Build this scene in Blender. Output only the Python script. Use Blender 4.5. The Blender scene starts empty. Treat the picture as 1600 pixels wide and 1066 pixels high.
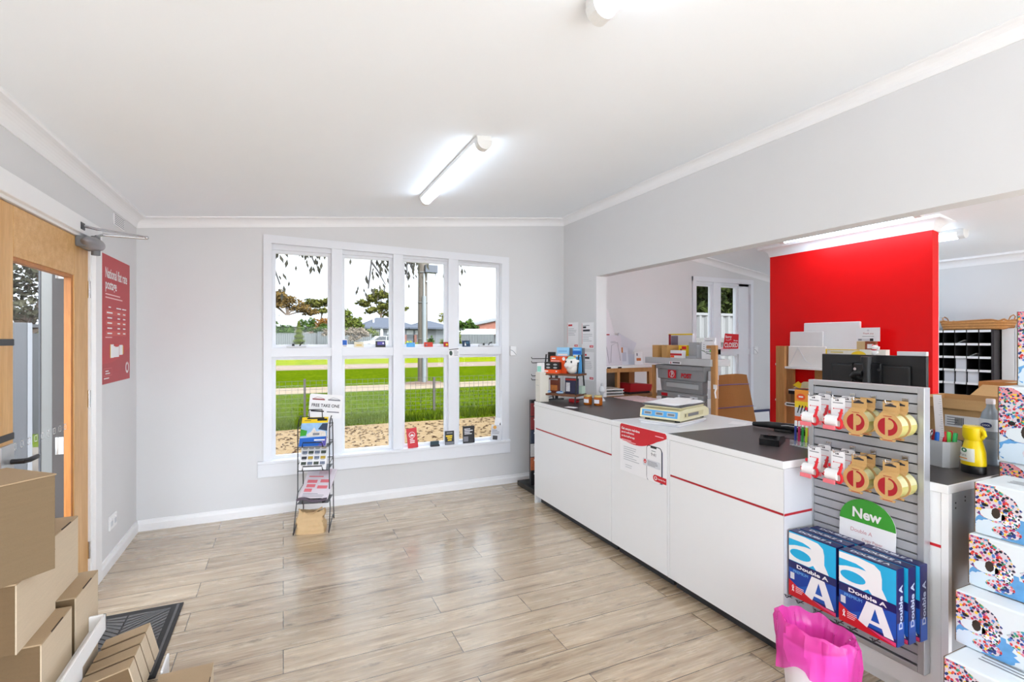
EXPO, SKYLO, SKY, SUN, LAMPS, OUTK = 1.36, .8, 4.4, 5.4, 6., .165
import bpy, bmesh, math, random
from mathutils import Matrix, Vector
R = random.Random(7)
sc = bpy.context.scene
col = sc.collection
PI = math.pi

# ------------------------------------------------------------ materials
KK = 1.
def lin(c):
    return tuple(KK * ((x / 255 / 12.92) if x / 255 <= .04045 else ((x / 255 + .055) / 1.055) ** 2.4) for x in c)

LIN = lin
def nt(name):
    m = bpy.data.materials.new(name); m.use_nodes = True
    t = m.node_tree; t.nodes.clear()
    return m, t, t.nodes, t.links

def mixrgb(N, L, fac, a, b, mode='MIX'):
    n = N.new('ShaderNodeMix'); n.data_type = 'RGBA'; n.blend_type = mode
    for i, v in ((0, fac), (6, a), (7, b)):
        if hasattr(v, 'is_linked'): L.new(v, n.inputs[i])
        elif isinstance(v, tuple): n.inputs[i].default_value = (*v[:3], 1)
        else: n.inputs[i].default_value = v
    return n.outputs[2]

def ramp(N, L, fac, stops):
    n = N.new('ShaderNodeValToRGB'); L.new(fac, n.inputs[0]); e = n.color_ramp.elements
    while len(e) < len(stops): e.new(.5)
    for i, (p, c) in enumerate(stops):
        e[i].position = p; e[i].color = (c, c, c, 1) if isinstance(c, (int, float)) else (*c, 1)
    return n.outputs[0]

def noise(N, L, vec, scale, detail=3, rough=.5):
    n = N.new('ShaderNodeTexNoise'); n.inputs['Scale'].default_value = scale
    n.inputs['Detail'].default_value = detail; n.inputs['Roughness'].default_value = rough
    if vec: L.new(vec, n.inputs['Vector'])
    return n.outputs['Fac']

def coords(N, L, scale=(1, 1, 1), rot=(0, 0, 0), kind='Object'):
    c = N.new('ShaderNodeTexCoord'); m = N.new('ShaderNodeMapping')
    m.inputs['Scale'].default_value = scale; m.inputs['Rotation'].default_value = rot
    L.new(c.outputs[kind], m.inputs[0]); return m.outputs[0]

def finish(N, L, color, rough=.5, metal=0, spec=.5, bumpfac=None, bump=.1, dist=.01, **kw):
    p = N.new('ShaderNodeBsdfPrincipled'); o = N.new('ShaderNodeOutputMaterial')
    if hasattr(color, 'is_linked'): L.new(color, p.inputs['Base Color'])
    else: p.inputs['Base Color'].default_value = (*color, 1)
    if hasattr(rough, 'is_linked'): L.new(rough, p.inputs['Roughness'])
    else: p.inputs['Roughness'].default_value = rough
    p.inputs['Metallic'].default_value = metal; p.inputs['Specular IOR Level'].default_value = spec
    for k, v in kw.items(): p.inputs[k.replace('_', ' ')].default_value = v
    if bumpfac is not None:
        b = N.new('ShaderNodeBump'); b.inputs['Strength'].default_value = bump; b.inputs['Distance'].default_value = dist
        L.new(bumpfac, b.inputs['Height']); L.new(b.outputs[0], p.inputs['Normal'])
    L.new(p.outputs[0], o.inputs[0]); return p

CACHE = {}
def C(rgb, rough=.5, metal=0, var=.04, vs=14, spec=.5, bump=0, name=None, **kw):
    key = (KK, tuple(rgb), rough, metal, var, vs, spec, bump, tuple(sorted(kw.items())))
    if key in CACHE: return CACHE[key]
    m, t, N, L = nt(name or 'paint_%d_%d_%d' % tuple(rgb))
    c = lin(rgb); v = coords(N, L); f = noise(N, L, v, vs)
    co = mixrgb(N, L, f, tuple(x * (1 - var) for x in c), tuple(min(1, x * (1 + var)) for x in c))
    finish(N, L, co, rough, metal, spec, bumpfac=f if bump else None, bump=bump, **kw)
    CACHE[key] = m; return m

def mat_floor():
    m, t, N, L = nt('plank_floor')
    v = coords(N, L)
    b = N.new('ShaderNodeTexBrick'); L.new(v, b.inputs['Vector'])
    b.offset = .37; b.squash = 1; b.inputs['Scale'].default_value = 1
    b.inputs['Color1'].default_value = (0, 0, 0, 1); b.inputs['Color2'].default_value = (1, 1, 1, 1)
    b.inputs['Mortar'].default_value = (.5, .5, .5, 1)
    b.inputs['Mortar Size'].default_value = .0019; b.inputs['Mortar Smooth'].default_value = .1
    b.inputs['Brick Width'].default_value = 1.25; b.inputs['Row Height'].default_value = .19
    # every plank gets its own slice of grain
    sep = N.new('ShaderNodeSeparateXYZ'); L.new(v, sep.inputs[0])
    ml = N.new('ShaderNodeMath'); ml.operation = 'MULTIPLY_ADD'; ml.inputs[1].default_value = 37.; 
    L.new(b.outputs['Color'], ml.inputs[0]); L.new(sep.outputs[2], ml.inputs[2])
    cmb = N.new('ShaderNodeCombineXYZ')
    L.new(sep.outputs[0], cmb.inputs[0]); L.new(sep.outputs[1], cmb.inputs[1]); L.new(ml.outputs[0], cmb.inputs[2])
    mp = N.new('ShaderNodeMapping'); mp.inputs['Scale'].default_value = (.75, 9, 1); L.new(cmb.outputs[0], mp.inputs[0])
    g1 = noise(N, L, mp.outputs[0], 2.2, 7, .62)
    mp2 = N.new('ShaderNodeMapping'); mp2.inputs['Scale'].default_value = (2.2, 60, 1); L.new(cmb.outputs[0], mp2.inputs[0])
    g2 = noise(N, L, mp2.outputs[0], 3, 4, .6)
    mp3 = N.new('ShaderNodeMapping'); mp3.inputs['Scale'].default_value = (3.2, 12, 1); L.new(cmb.outputs[0], mp3.inputs[0])
    kn = noise(N, L, mp3.outputs[0], 1.6, 5, .7)
    c = ramp(N, L, g1, [(.3, lin((112, 88, 66))), (.42, lin((190, 166, 136))), (.56, lin((214, 194, 164))), (.75, lin((180, 157, 128)))])
    c = mixrgb(N, L, ramp(N, L, g2, [(.35, .0), (.68, .5)]), c, lin((116, 95, 75)))
    c = mixrgb(N, L, ramp(N, L, kn, [(.58, 0.), (.7, .8)]), c, lin((84, 68, 56)))
    c = mixrgb(N, L, .22, c, mixrgb(N, L, b.outputs['Color'], lin((138, 116, 92)), lin((224, 206, 180))))
    c = mixrgb(N, L, b.outputs['Fac'], c, lin((70, 56, 44)))
    finish(N, L, c, ramp(N, L, g1, [(.2, .2), (.8, .32)]), spec=.9, bumpfac=g2, bump=.03, dist=.003, Coat_Weight=.6, Coat_Roughness=.14)
    return m

def mat_wood(name, a, b, axis='Z', rough=.45, s=1.):
    m, t, N, L = nt(name)
    scl = {'Z': (9, 9, .8), 'X': (.8, 9, 9), 'Y': (9, .8, 9)}[axis]
    v = coords(N, L, tuple(x * s for x in scl))
    f = noise(N, L, v, 2.5, 6, .62); g = noise(N, L, coords(N, L, tuple(x * 5 * s for x in scl)), 3, 3)
    c = mixrgb(N, L, ramp(N, L, f, [(.3, 0.), (.7, 1.)]), lin(a), lin(b))
    c = mixrgb(N, L, ramp(N, L, g, [(.4, 0.), (.75, .3)]), c, tuple(x * .6 for x in lin(a)))
    finish(N, L, c, rough, bumpfac=g, bump=.04, dist=.002)
    return m

def mat_kraft(name, rgb):
    m, t, N, L = nt(name)
    f = noise(N, L, coords(N, L, (1, 1, 12)), 9, 3); g = noise(N, L, coords(N, L), 260, 2)
    c = mixrgb(N, L, f, tuple(x * .93 for x in lin(rgb)), tuple(x * 1.06 for x in lin(rgb)))
    c = mixrgb(N, L, ramp(N, L, g, [(.55, 0.), (.7, .16)]), c, tuple(x * .5 for x in lin(rgb)))
    finish(N, L, c, .8, spec=.2, bumpfac=f, bump=.05, dist=.002)
    return m

def mat_glass():
    m, t, N, L = nt('clear_glass')
    tr = N.new('ShaderNodeBsdfTransparent'); gl = N.new('ShaderNodeBsdfGlossy'); gl.inputs['Roughness'].default_value = .0
    fr = N.new('ShaderNodeFresnel'); fr.inputs['IOR'].default_value = 1.24
    mx = N.new('ShaderNodeMixShader'); o = N.new('ShaderNodeOutputMaterial')
    tr.inputs[0].default_value = (.92, .935, .93, 1)
    L.new(fr.outputs[0], mx.inputs[0]); L.new(tr.outputs[0], mx.inputs[1]); L.new(gl.outputs[0], mx.inputs[2]); L.new(mx.outputs[0], o.inputs[0])
    return m

def mat_film(name, rgb, amount=.5, rough=.2):
    m, t, N, L = nt(name)
    tr = N.new('ShaderNodeBsdfTransparent'); tr.inputs[0].default_value = (*[min(1, x * 1.3 + .15) for x in lin(rgb)], 1)
    p = N.new('ShaderNodeBsdfPrincipled'); p.inputs['Roughness'].default_value = rough
    f = noise(N, L, coords(N, L), 20)
    L.new(mixrgb(N, L, f, tuple(x * .85 for x in lin(rgb)), lin(rgb)), p.inputs['Base Color'])
    mx = N.new('ShaderNodeMixShader'); mx.inputs[0].default_value = amount; o = N.new('ShaderNodeOutputMaterial')
    L.new(tr.outputs[0], mx.inputs[1]); L.new(p.outputs[0], mx.inputs[2]); L.new(mx.outputs[0], o.inputs[0])
    return m

def mat_emit(name, rgb, strength):
    m, t, N, L = nt(name)
    e = N.new('ShaderNodeEmission'); e.inputs[0].default_value = (*rgb, 1); e.inputs[1].default_value = strength
    o = N.new('ShaderNodeOutputMaterial'); L.new(e.outputs[0], o.inputs[0]); return m

def mat_confetti(name, scale, base, thr=.44, jit=1.):
    m, t, N, L = nt(name)
    v = coords(N, L)
    vo = N.new('ShaderNodeTexVoronoi'); vo.inputs['Scale'].default_value = scale; L.new(v, vo.inputs['Vector']); vo.inputs['Randomness'].default_value = jit
    hs = N.new('ShaderNodeSeparateColor'); L.new(vo.outputs['Color'], hs.inputs[0])
    r = N.new('ShaderNodeValToRGB'); r.color_ramp.interpolation = 'CONSTANT'; L.new(hs.outputs[0], r.inputs[0])
    pal = [(205, 40, 50), (30, 60, 130), (60, 160, 160), (240, 200, 60), (225, 130, 150), (30, 40, 80), (230, 90, 60), (70, 130, 200), (60, 140, 90), (150, 60, 130), (25, 25, 40)]
    e = r.color_ramp.elements
    while len(e) < len(pal): e.new(.5)
    for i, c in enumerate(pal): e[i].position = i / len(pal); e[i].color = (*lin(c), 1)
    ds = ramp(N, L, vo.outputs['Distance'], [(thr, 1.), (thr + .04, 0.)])
    finish(N, L, mixrgb(N, L, ds, lin(base), r.outputs[0]), .45)
    return m

def mat_ground(name, cols, scale, rough=.95, spots=None, bump=.4, k=None):
    m, t, N, L = nt(name)
    v = coords(N, L)
    f = noise(N, L, v, scale, 6, .65); g = noise(N, L, v, scale * .13, 3)
    c = ramp(N, L, f, [(.3, lin(cols[0])), (.5, lin(cols[1])), (.72, lin(cols[2]))])
    c = mixrgb(N, L, ramp(N, L, g, [(.35, 0.), (.7, .55)]), c, lin(cols[3]))
    if spots:
        s = noise(N, L, coords(N, L, (1, 1, 1)), spots[0], 3, .6)
        c = mixrgb(N, L, ramp(N, L, s, [(spots[1], 0.), (spots[1] + .03, .85)]), c, lin(spots[2]))
    finish(N, L, c, rough, spec=0., bumpfac=f, bump=bump, dist=.05)
    return m

def mat_leaf(name, a, b, s=1.2):
    m, t, N, L = nt(name)
    f = noise(N, L, coords(N, L), s, 4, .7)
    c = mixrgb(N, L, ramp(N, L, f, [(.35, 0.), (.68, 1.)]), lin(a), lin(b))
    finish(N, L, c, .8, spec=.03)
    return m

WALL = C((219, 219, 220), .7, var=.015, vs=3, spec=.25)
CEIL = C((244, 248, 252), .8, var=.012, vs=2, spec=.2)
TRIM = C((240, 240, 241), .45, var=.01, spec=.4)
WINW = C((230, 232, 237), .35, var=.01, spec=.5)
REDW = C((236, 2, 8), .42, var=.03, vs=5, spec=.3)
FLOOR = mat_floor()
OAK = mat_wood('oak_door', (206, 152, 86), (228, 184, 122), 'Z', .4)
OAKX = mat_wood('oak_rail', (206, 152, 86), (228, 184, 122), 'Y', .4)
OAKD = mat_wood('oak_bead', (176, 106, 44), (196, 128, 62), 'Z', .45)
PINE = mat_wood('pine_post', (186, 132, 76), (206, 152, 94), 'Z', .55)
PINEX = mat_wood('pine_rail', (178, 124, 70), (200, 146, 88), 'Y', .55)
RUST = mat_wood('rustic_board', (96, 58, 38), (132, 84, 56), 'X', .6)
KRAFT = mat_kraft('kraft_board', (176, 152, 122))
KRAFTD = mat_kraft('kraft_inside_shaded', (118, 96, 70))  # brown inner board, darkened further to paint shade on the mailer walls
KRAFTL = mat_kraft('kraft_light', (208, 190, 164))
TAN = mat_kraft('carton_tan', (205, 165, 115))
TAND = mat_kraft('carton_brown', (176, 118, 68))
CARDK = mat_kraft('kraft_card', (205, 165, 108))
GLASS = mat_glass()
GLOSSW = C((238, 239, 239), .16, var=.008, spec=.5)
WHITE = C((240, 240, 240), .5, var=.01)
PAPER = C((240, 240, 242), .75, var=.015, spec=.2)
PAPERG = C((214, 216, 222), .75, var=.03, spec=.2)
BENCH = C((66, 60, 60), .38, var=.1, vs=60, spec=.45)
REDL = C((176, 20, 36), .35)
RED = C((208, 22, 38), .42)
REDD = C((170, 22, 36), .45)
BLACK = C((22, 22, 24), .4, var=.1)
DARK = C((48, 48, 52), .5, var=.08)
CHAR = C((50, 48, 48), .85, var=.15, vs=40)
INK = C((45, 45, 52), .6)
INKG = C((128, 130, 138), .6)
GREY = C((168, 170, 172), .4, var=.03)
GREYD = C((120, 122, 126), .45, var=.04)
GREYL = C((205, 207, 210), .42, var=.02)
ALU = C((188, 190, 194), .35, metal=.6, var=.03)
CHROME = C((205, 205, 208), .2, metal=1., var=.02)
STEELD = C((70, 70, 74), .35, metal=.8)
NAVY = C((28, 32, 92), .35)
BLUE = C((20, 96, 190), .4)
BLUEL = C((150, 205, 240), .45)
CYAN = C((30, 176, 224), .35)
YEL = C((242, 208, 36), .42)
GREEN = C((58, 158, 48), .42)
GREENL = C((110, 220, 90), .4)
ORANGE = C((238, 86, 30), .42)
PINK = C((236, 120, 130), .45)
CREAM = C((232, 226, 190), .42)
CREAMD = C((214, 206, 160), .45)
PURPLE = C((92, 84, 170), .45)
SKYB = C((86, 170, 230), .42)

# ------------------------------------------------------------ mesh builder
TEXTS = {}
def text_geo(s, bold):
    k = (s, bold)
    if k not in TEXTS:
        cu = bpy.data.curves.new('lettering', 'FONT'); cu.body = s; cu.size = 1; cu.resolution_u = 3; cu.offset = bold
        ob = bpy.data.objects.new('lettering', cu)
        me = ob.to_mesh()
        vs = [(v.co.x, v.co.y) for v in me.vertices]; fs = [tuple(p.vertices) for p in me.polygons]
        ob.to_mesh_clear(); bpy.data.objects.remove(ob); bpy.data.curves.remove(cu)
        TEXTS[k] = (vs, fs)
    return TEXTS[k]

def FR(o, x, y):
    x = Vector(x).normalized(); y = Vector(y).normalized(); z = x.cross(y)
    return Matrix(((x.x, y.x, z.x, o[0]), (x.y, y.y, z.y, o[1]), (x.z, y.z, z.z, o[2]), (0, 0, 0, 1)))

FRONT = FR((0, 0, 0), (1, 0, 0), (0, 0, 1))     # local drawing plane that faces -Y

class MB:
    def __init__(s): s.v = []; s.f = []; s.m = []; s.sm = []; s.mats = []; s.X = None
    def mi(s, mat):
        if mat not in s.mats: s.mats.append(mat)
        return s.mats.index(mat)
    def add(s, vs, fs, mat, smooth=False, X=None):
        b = len(s.v); T = X if X is not None else s.X
        s.v += [tuple(T @ Vector(p)) for p in vs] if T is not None else [tuple(p) for p in vs]
        i = s.mi(mat)
        for f in fs: s.f.append(tuple(b + k for k in f)); s.m.append(i); s.sm.append(smooth)
        return s
    def box(s, x0, x1, y0, y1, z0, z1, mat, b=0, X=None, seg=2):
        if b <= 0:
            vs = [(x, y, z) for z in (z0, z1) for y in (y0, y1) for x in (x0, x1)]
            return s.add(vs, [(0, 2, 3, 1), (4, 5, 7, 6), (0, 1, 5, 4), (2, 6, 7, 3), (0, 4, 6, 2), (1, 3, 7, 5)], mat, X=X)
        bm = bmesh.new(); bmesh.ops.create_cube(bm, size=1)
        for v in bm.verts:
            v.co = Vector((x0 if v.co.x < 0 else x1, y0 if v.co.y < 0 else y1, z0 if v.co.z < 0 else z1))
        bmesh.ops.bevel(bm, geom=bm.edges[:], offset=b, segments=seg, profile=.5, affect='EDGES')
        bm.verts.index_update()
        s.add([v.co[:] for v in bm.verts], [tuple(v.index for v in f.verts) for f in bm.faces], mat, X=X); bm.free(); return s
    def tube(s, pts, r, mat, n=8, closed=False, cap=True, X=None):
        P = [Vector(p) for p in pts]; m = len(P); rs = r if isinstance(r, (list, tuple)) else [r] * m
        vs = []; prev = None
        for i in range(m):
            a = P[(i - 1) % m] if (closed or i > 0) else P[i]; c = P[(i + 1) % m] if (closed or i < m - 1) else P[i]
            d = (c - a).normalized() if (c - a).length > 1e-9 else Vector((0, 0, 1))
            if prev is None:
                u = d.orthogonal().normalized()
            else:
                u = prev - d * prev.dot(d); u = u.normalized() if u.length > 1e-6 else d.orthogonal().normalized()
            prev = u; w = d.cross(u)
            for k in range(n):
                t = 2 * PI * k / n; vs.append(P[i] + (u * math.cos(t) + w * math.sin(t)) * rs[i])
        fs = []
        for i in range(m if closed else m - 1):
            j = (i + 1) % m
            for k in range(n): fs.append((i * n + k, i * n + (k + 1) % n, j * n + (k + 1) % n, j * n + k))
        if cap and not closed: fs += [tuple(range(n))[::-1], tuple((m - 1) * n + k for k in range(n))]
        return s.add(vs, fs, mat, True, X=X)
    def cone(s, p0, p1, r0, r1, mat, n=20, X=None): return s.tube([p0, p1], [r0, r1], mat, n, X=X).flat_caps(n)
    def flat_caps(s, n):
        s.sm[-1] = s.sm[-2] = False; return s
    def lathe(s, prof, mat, n=24, o=(0, 0, 0), sx=1, sy=1, X=None, smooth=True):
        vs = []; fs = []
        for r, z in prof:
            for k in range(n):
                t = 2 * PI * k / n; vs.append((o[0] + r * sx * math.cos(t), o[1] + r * sy * math.sin(t), o[2] + z))
        for i in range(len(prof) - 1):
            for k in range(n): fs.append((i * n + k, i * n + (k + 1) % n, (i + 1) * n + (k + 1) % n, (i + 1) * n + k))
        if prof[0][0] > 1e-5: fs.append(tuple(range(n))[::-1])
        if prof[-1][0] > 1e-5: fs.append(tuple((len(prof) - 1) * n + k for k in range(n)))
        return s.add(vs, fs, mat, smooth, X=X)
    def ell(s, c, r, mat, nu=16, nv=10, X=None):
        r = (r, r, r) if isinstance(r, (int, float)) else r
        vs = [(c[0], c[1], c[2] - r[2])]
        for i in range(1, nv):
            a = -PI / 2 + PI * i / nv
            for k in range(nu):
                t = 2 * PI * k / nu; vs.append((c[0] + r[0] * math.cos(a) * math.cos(t), c[1] + r[1] * math.cos(a) * math.sin(t), c[2] + r[2] * math.sin(a)))
        vs.append((c[0], c[1], c[2] + r[2])); fs = []
        for k in range(nu): fs.append((0, 1 + (k + 1) % nu, 1 + k))
        for i in range(nv - 2):
            for k in range(nu):
                a = 1 + i * nu; fs.append((a + k, a + (k + 1) % nu, a + nu + (k + 1) % nu, a + nu + k))
        a = 1 + (nv - 2) * nu; e = len(vs) - 1
        for k in range(nu): fs.append((a + k, a + (k + 1) % nu, e))
        return s.add(vs, fs, mat, True, X=X)
    # flat drawing on a plane: X maps (x, y, height above the sheet)
    def poly(s, pts, mat, X=FRONT, h=0.): return s.add([(p[0], p[1], h) for p in pts], [tuple(range(len(pts)))], mat, X=(s.X @ X if s.X is not None else X))
    def rect(s, x, y, w, h, mat, X=FRONT, up=.0006): return s.poly([(x - w / 2, y - h / 2), (x + w / 2, y - h / 2), (x + w / 2, y + h / 2), (x - w / 2, y + h / 2)], mat, X, up)
    def disc(s, x, y, r, mat, X=FRONT, up=.0006, n=24, ry=None, a0=0, a1=2 * PI):
        ry = ry or r; full = abs(a1 - a0 - 2 * PI) < 1e-6
        return s.poly([(x + r * math.cos(a0 + (a1 - a0) * k / (n if full else n - 1)), y + ry * math.sin(a0 + (a1 - a0) * k / (n if full else n - 1))) for k in range(n)], mat, X, up)
    def text(s, body, x, y, mat, X=FRONT, w=None, h=None, up=.0012, bold=.0, align='c'):
        vs, fs = text_geo(body, bold)
        x0 = min(v[0] for v in vs); x1 = max(v[0] for v in vs); y0 = min(v[1] for v in vs); y1 = max(v[1] for v in vs)
        k = (w / (x1 - x0)) if w else h / (y1 - y0); ky = k if not (w and h) else h / (y1 - y0)
        ox = {'c': (x0 + x1) / 2, 'l': x0, 'r': x1}[align]
        T = s.X @ X if s.X is not None else X
        return s.add([(x + (v[0] - ox) * k, y + (v[1] - (y0 + y1) / 2) * ky, up) for v in vs], fs, mat, X=T)
    def lines(s, x, y, w, n, pitch, t, mat, X=FRONT, up=.0008, seed=1):
        r = random.Random(seed)
        for i in range(n):
            q = w * r.uniform(.6, 1.); s.rect(x + q / 2, y - i * pitch, q, t, mat, X, up)
        return s
    def prism(s, pts, t0, t1, mat, X=FRONT):
        n = len(pts); vs = [(p[0], p[1], t0) for p in pts] + [(p[0], p[1], t1) for p in pts]
        fs = [tuple(range(n))[::-1], tuple(range(n, 2 * n))] + [(k, (k + 1) % n, n + (k + 1) % n, n + k) for k in range(n)]
        return s.add(vs, fs, mat, X=(s.X @ X if s.X is not None else X))
    def build(s, name, parent=None, label=None):
        me = bpy.data.meshes.new(name); me.from_pydata(s.v, [], s.f)
        for m in s.mats: me.materials.append(m)
        me.polygons.foreach_set('material_index', s.m); me.polygons.foreach_set('use_smooth', s.sm)
        bm = bmesh.new(); bm.from_mesh(me)
        if len(bm.faces) < 20000 and any(s.sm):
            for e in bm.edges:
                if len(e.link_faces) == 2 and e.calc_face_angle(0) > .7: e.smooth = False
            bm.to_mesh(me)
        bm.free(); me.update()
        o = bpy.data.objects.new(name, me); col.objects.link(o)
        if parent is not None: o.parent = parent
        if label: o['label'] = label
        return o

def tag(o, label, cat, group=None, kind=None):
    o['label'] = label; o['category'] = cat
    if group: o['group'] = group
    if kind: o['kind'] = kind
    return o
def place(o, loc, rz=0., rx=0., ry=0.):
    o.location = loc; o.rotation_euler = (rx, ry, rz); return o
def thing(name, label, cat, loc=(0, 0, 0), rz=0., group=None, rx=0., ry=0.):
    o = bpy.data.objects.new(name, None); o.empty_display_size = .05; col.objects.link(o)
    place(o, loc, rz, rx, ry); return tag(o, label, cat, group)
def solo(mb, name, label, cat, loc=(0, 0, 0), rz=0., group=None, rx=0., ry=0.):
    return tag(place(mb.build(name), loc, rz, rx, ry), label, cat, group)
def struct(mb, name, parent=None):
    o = mb.build(name, parent)
    if parent is None: o['kind'] = 'structure'
    return o
def sroot(name, loc=(0, 0, 0), rz=0.):
    o = bpy.data.objects.new(name, None); col.objects.link(o); place(o, loc, rz); o['kind'] = 'structure'; return o
def dup(root, loc, rz=None, label=None, group=None, rx=None, ry=None):
    def cp(o, parent):
        c = o.copy(); col.objects.link(c)
        if parent is not None: c.parent = parent
        for ch in o.children: cp(ch, c)
        return c
    r = cp(root, None); r.location = loc
    e = list(root.rotation_euler)
    for i, v in ((0, rx), (1, ry), (2, rz)):
        if v is not None: e[i] = v
    r.rotation_euler = e
    if label: r['label'] = label
    if group: r['group'] = group
    return r
FX = -PI / 2      # turn a thing so that its front (-Y) faces -X
def post_logo(mb, x, y, r, mat, X=FRONT, up=.0012):
    mb.poly([(x + r * math.cos(t), y + r * math.sin(t)) for t in [PI * .58 + PI * .84 * k / 14 for k in range(15)]], mat, X, up)
    out = [(x + r * math.cos(t), y + r * math.sin(t)) for t in [PI * .46 - PI * .94 * k / 18 for k in range(19)]]
    inn = [(x + .06 * r + .58 * r * math.cos(t), y + .24 * r + .58 * r * math.sin(t)) for t in [-PI * .5 + PI * k / 12 for k in range(13)]]
    mb.poly(out + inn, mat, X, up)
# ------------------------------------------------------------ camera, world, colour management
cam = bpy.data.cameras.new('camera'); co = bpy.data.objects.new('camera', cam); col.objects.link(co)
cam.sensor_width = 36; cam.lens = 36 * 781.4 / 1600; cam.shift_y = -1.6 / 1600
co.location = (0, 0, 1.5); co.rotation_euler = (PI / 2, 0, -math.radians(24.575)); cam.clip_end = 500
sc.camera = co
sc.view_settings.view_transform = 'Standard'; sc.view_settings.look = 'None'
sc.view_settings.exposure = EXPO; sc.view_settings.gamma = 1
sc.cycles.use_denoising = True
sc.cycles.max_bounces = 14; sc.cycles.diffuse_bounces = 8; sc.cycles.transparent_max_bounces = 24
sc.cycles.sample_clamp_indirect = 8

w = bpy.data.worlds.new('overcast_sky'); sc.world = w; w.use_nodes = True
N, L = w.node_tree.nodes, w.node_tree.links
bg = N['Background']
tc = N.new('ShaderNodeTexCoord'); mpg = N.new('ShaderNodeMapping'); mpg.inputs['Scale'].default_value = (1, 1, 3); L.new(tc.outputs['Generated'], mpg.inputs[0])
cl = noise(N, L, mpg.outputs[0], 2.2, 4, .55)
cl = ramp(N, L, cl, [(.36, (.78, .88, 1.02)), (.62, (.90, .98, 1.07))])
# the cloud is thin and bright round the hidden sun in the south and overhead, heavier over the northern horizon
dt = N.new('ShaderNodeVectorMath'); dt.operation = 'DOT_PRODUCT'; L.new(tc.outputs['Generated'], dt.inputs[0]); dt.inputs[1].default_value = (.35, -.6, .72)
mr = N.new('ShaderNodeMapRange'); mr.interpolation_type = 'SMOOTHSTEP'; L.new(dt.outputs['Value'], mr.inputs[0])
for i_, v_ in ((1, .08), (2, .85), (3, SKYLO), (4, SKY)): mr.inputs[i_].default_value = v_
L.new(cl, bg.inputs[0]); L.new(mr.outputs[0], bg.inputs[1])

sun = bpy.data.lights.new('hazy_sun', 'SUN'); sun.energy = SUN; sun.angle = math.radians(20); sun.color = (.93, .98, 1.05)
so = bpy.data.objects.new('hazy_sun', sun); col.objects.link(so); so.rotation_euler = (math.radians(48), 0, math.radians(10))

# ------------------------------------------------------------ room shell
XL, XR, XD, XE = -1.047, 2.815, 2.935, 6.36
YN, YS = 4.785, -2.3
T = .12
struct(MB().box(XL - T, XE + T, YS - T, YN + T, -.12, 0, FLOOR), 'floor')
mb = MB()
def wall_y(mb, y0, y1, xs0, xs1, z0, z1, holes, mat):
    cur = xs0
    for hx0, hx1, hz0, hz1 in holes:
        mb.box(cur, hx0, y0, y1, z0, z1, mat); mb.box(hx0, hx1, y0, y1, z0, hz0, mat); mb.box(hx0, hx1, y0, y1, hz1, z1, mat); cur = hx1
    mb.box(cur, xs1, y0, y1, z0, z1, mat)
wall_y(mb, YN, YN + T, XL - T, XE + T, 0, 2.95, [(-.10, 2.075, .455, 2.345), (4.735, 5.705, .60, 2.25)], WALL)
struct(mb, 'wall_north')
mb = MB(); mb.box(XL - T, XL, YS, 2.42, 0, 2.6, WALL); mb.box(XL - T, XL, 2.42, 3.785, 2.105, 2.6, WALL); mb.box(XL - T, XL, 3.785, YN, 0, 2.6, WALL)
struct(mb, 'wall_west')
mb = MB(); mb.box(XR, XD, 4.15, YN, 0, 2.88, WALL); mb.box(XR, XD, -.6, 4.15, 2.132, 2.88, WALL); mb.box(XR, XD, YS, -.6, 0, 2.88, WALL)
struct(mb, 'wall_divider')
struct(MB().box(XE, XE + T, YS, YN, 0, 2.5, WALL), 'wall_east')
mb = MB(); wall_y(mb, YS - T, YS, XL - T, XE + T, 0, 2.95, [(-.95, 2.7, .02, 1.8), (3.2, 6.1, .02, 1.8)], WALL)  # unseen unglazed openings, added and sized to let in daylight
struct(mb, 'wall_south')
def slab(x0, z0, x1, z1, name):
    v = [(x0, YS - T, z0), (x1, YS - T, z1), (x1, YN + T, z1), (x0, YN + T, z0)]
    v += [(p[0], p[1], p[2] + .1) for p in v]
    struct(MB().add(v, [(0, 3, 2, 1), (4, 5, 6, 7), (0, 1, 5, 4), (1, 2, 6, 5), (2, 3, 7, 6), (3, 0, 4, 7)], CEIL), name)
SLM, SLB = .0987, -.147
zc = lambda x: 2.455 + SLM * (x - XL) if x <= 2.875 else 2.842 + SLB * (x - 2.875)
slab(XL - T, zc(XL - T), 2.875, 2.842, 'ceiling_front'); slab(2.875, 2.842, XE + T, zc(XE + T), 'ceiling_back')
struct(MB().box(5.0, 5.09, 2.37, 3.925, 0, 2.60, REDW).box(5.0895, 5.1, 2.3715, 3.924, 0, 2.60, WALL), 'wall_partition')

# cornices: coved profile swept along a wall
PROF = [(0, -.078), (.006, -.078), (.008, -.066)] + [(.062 - .054 * math.cos(t), -.066 + .054 * math.sin(t)) for t in [PI / 2 * k / 6 for k in range(1, 7)]] + [(.07, -.01), (.072, .02), (0, .02)]
def cove(mb, p0, p1, n, mat=TRIM, k=1.):
    n = Vector(n); vs = []; m = len(PROF)
    for p in (p0, p1):
        for a, b in PROF: vs.append(Vector(p) + n * a * k + Vector((0, 0, b * k)))
    fs = [(i, (i + 1) % m, m + (i + 1) % m, m + i) for i in range(m)] + [tuple(range(m))[::-1], tuple(range(m, 2 * m))]
    mb.add(vs, fs, mat)
mb = MB(); cove(mb, (XL, YN, zc(XL)), (XR, YN, zc(XR)), (0, -1, 0)); struct(mb, 'trim_1')
mb = MB(); cove(mb, (XL, YN, zc(XL)), (XL, YS, zc(XL)), (1, 0, 0)); struct(mb, 'trim_2')
mb = MB(); cove(mb, (XR, YN, zc(XR)), (XR, YS, zc(XR)), (-1, 0, 0)); struct(mb, 'trim_3')
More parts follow.
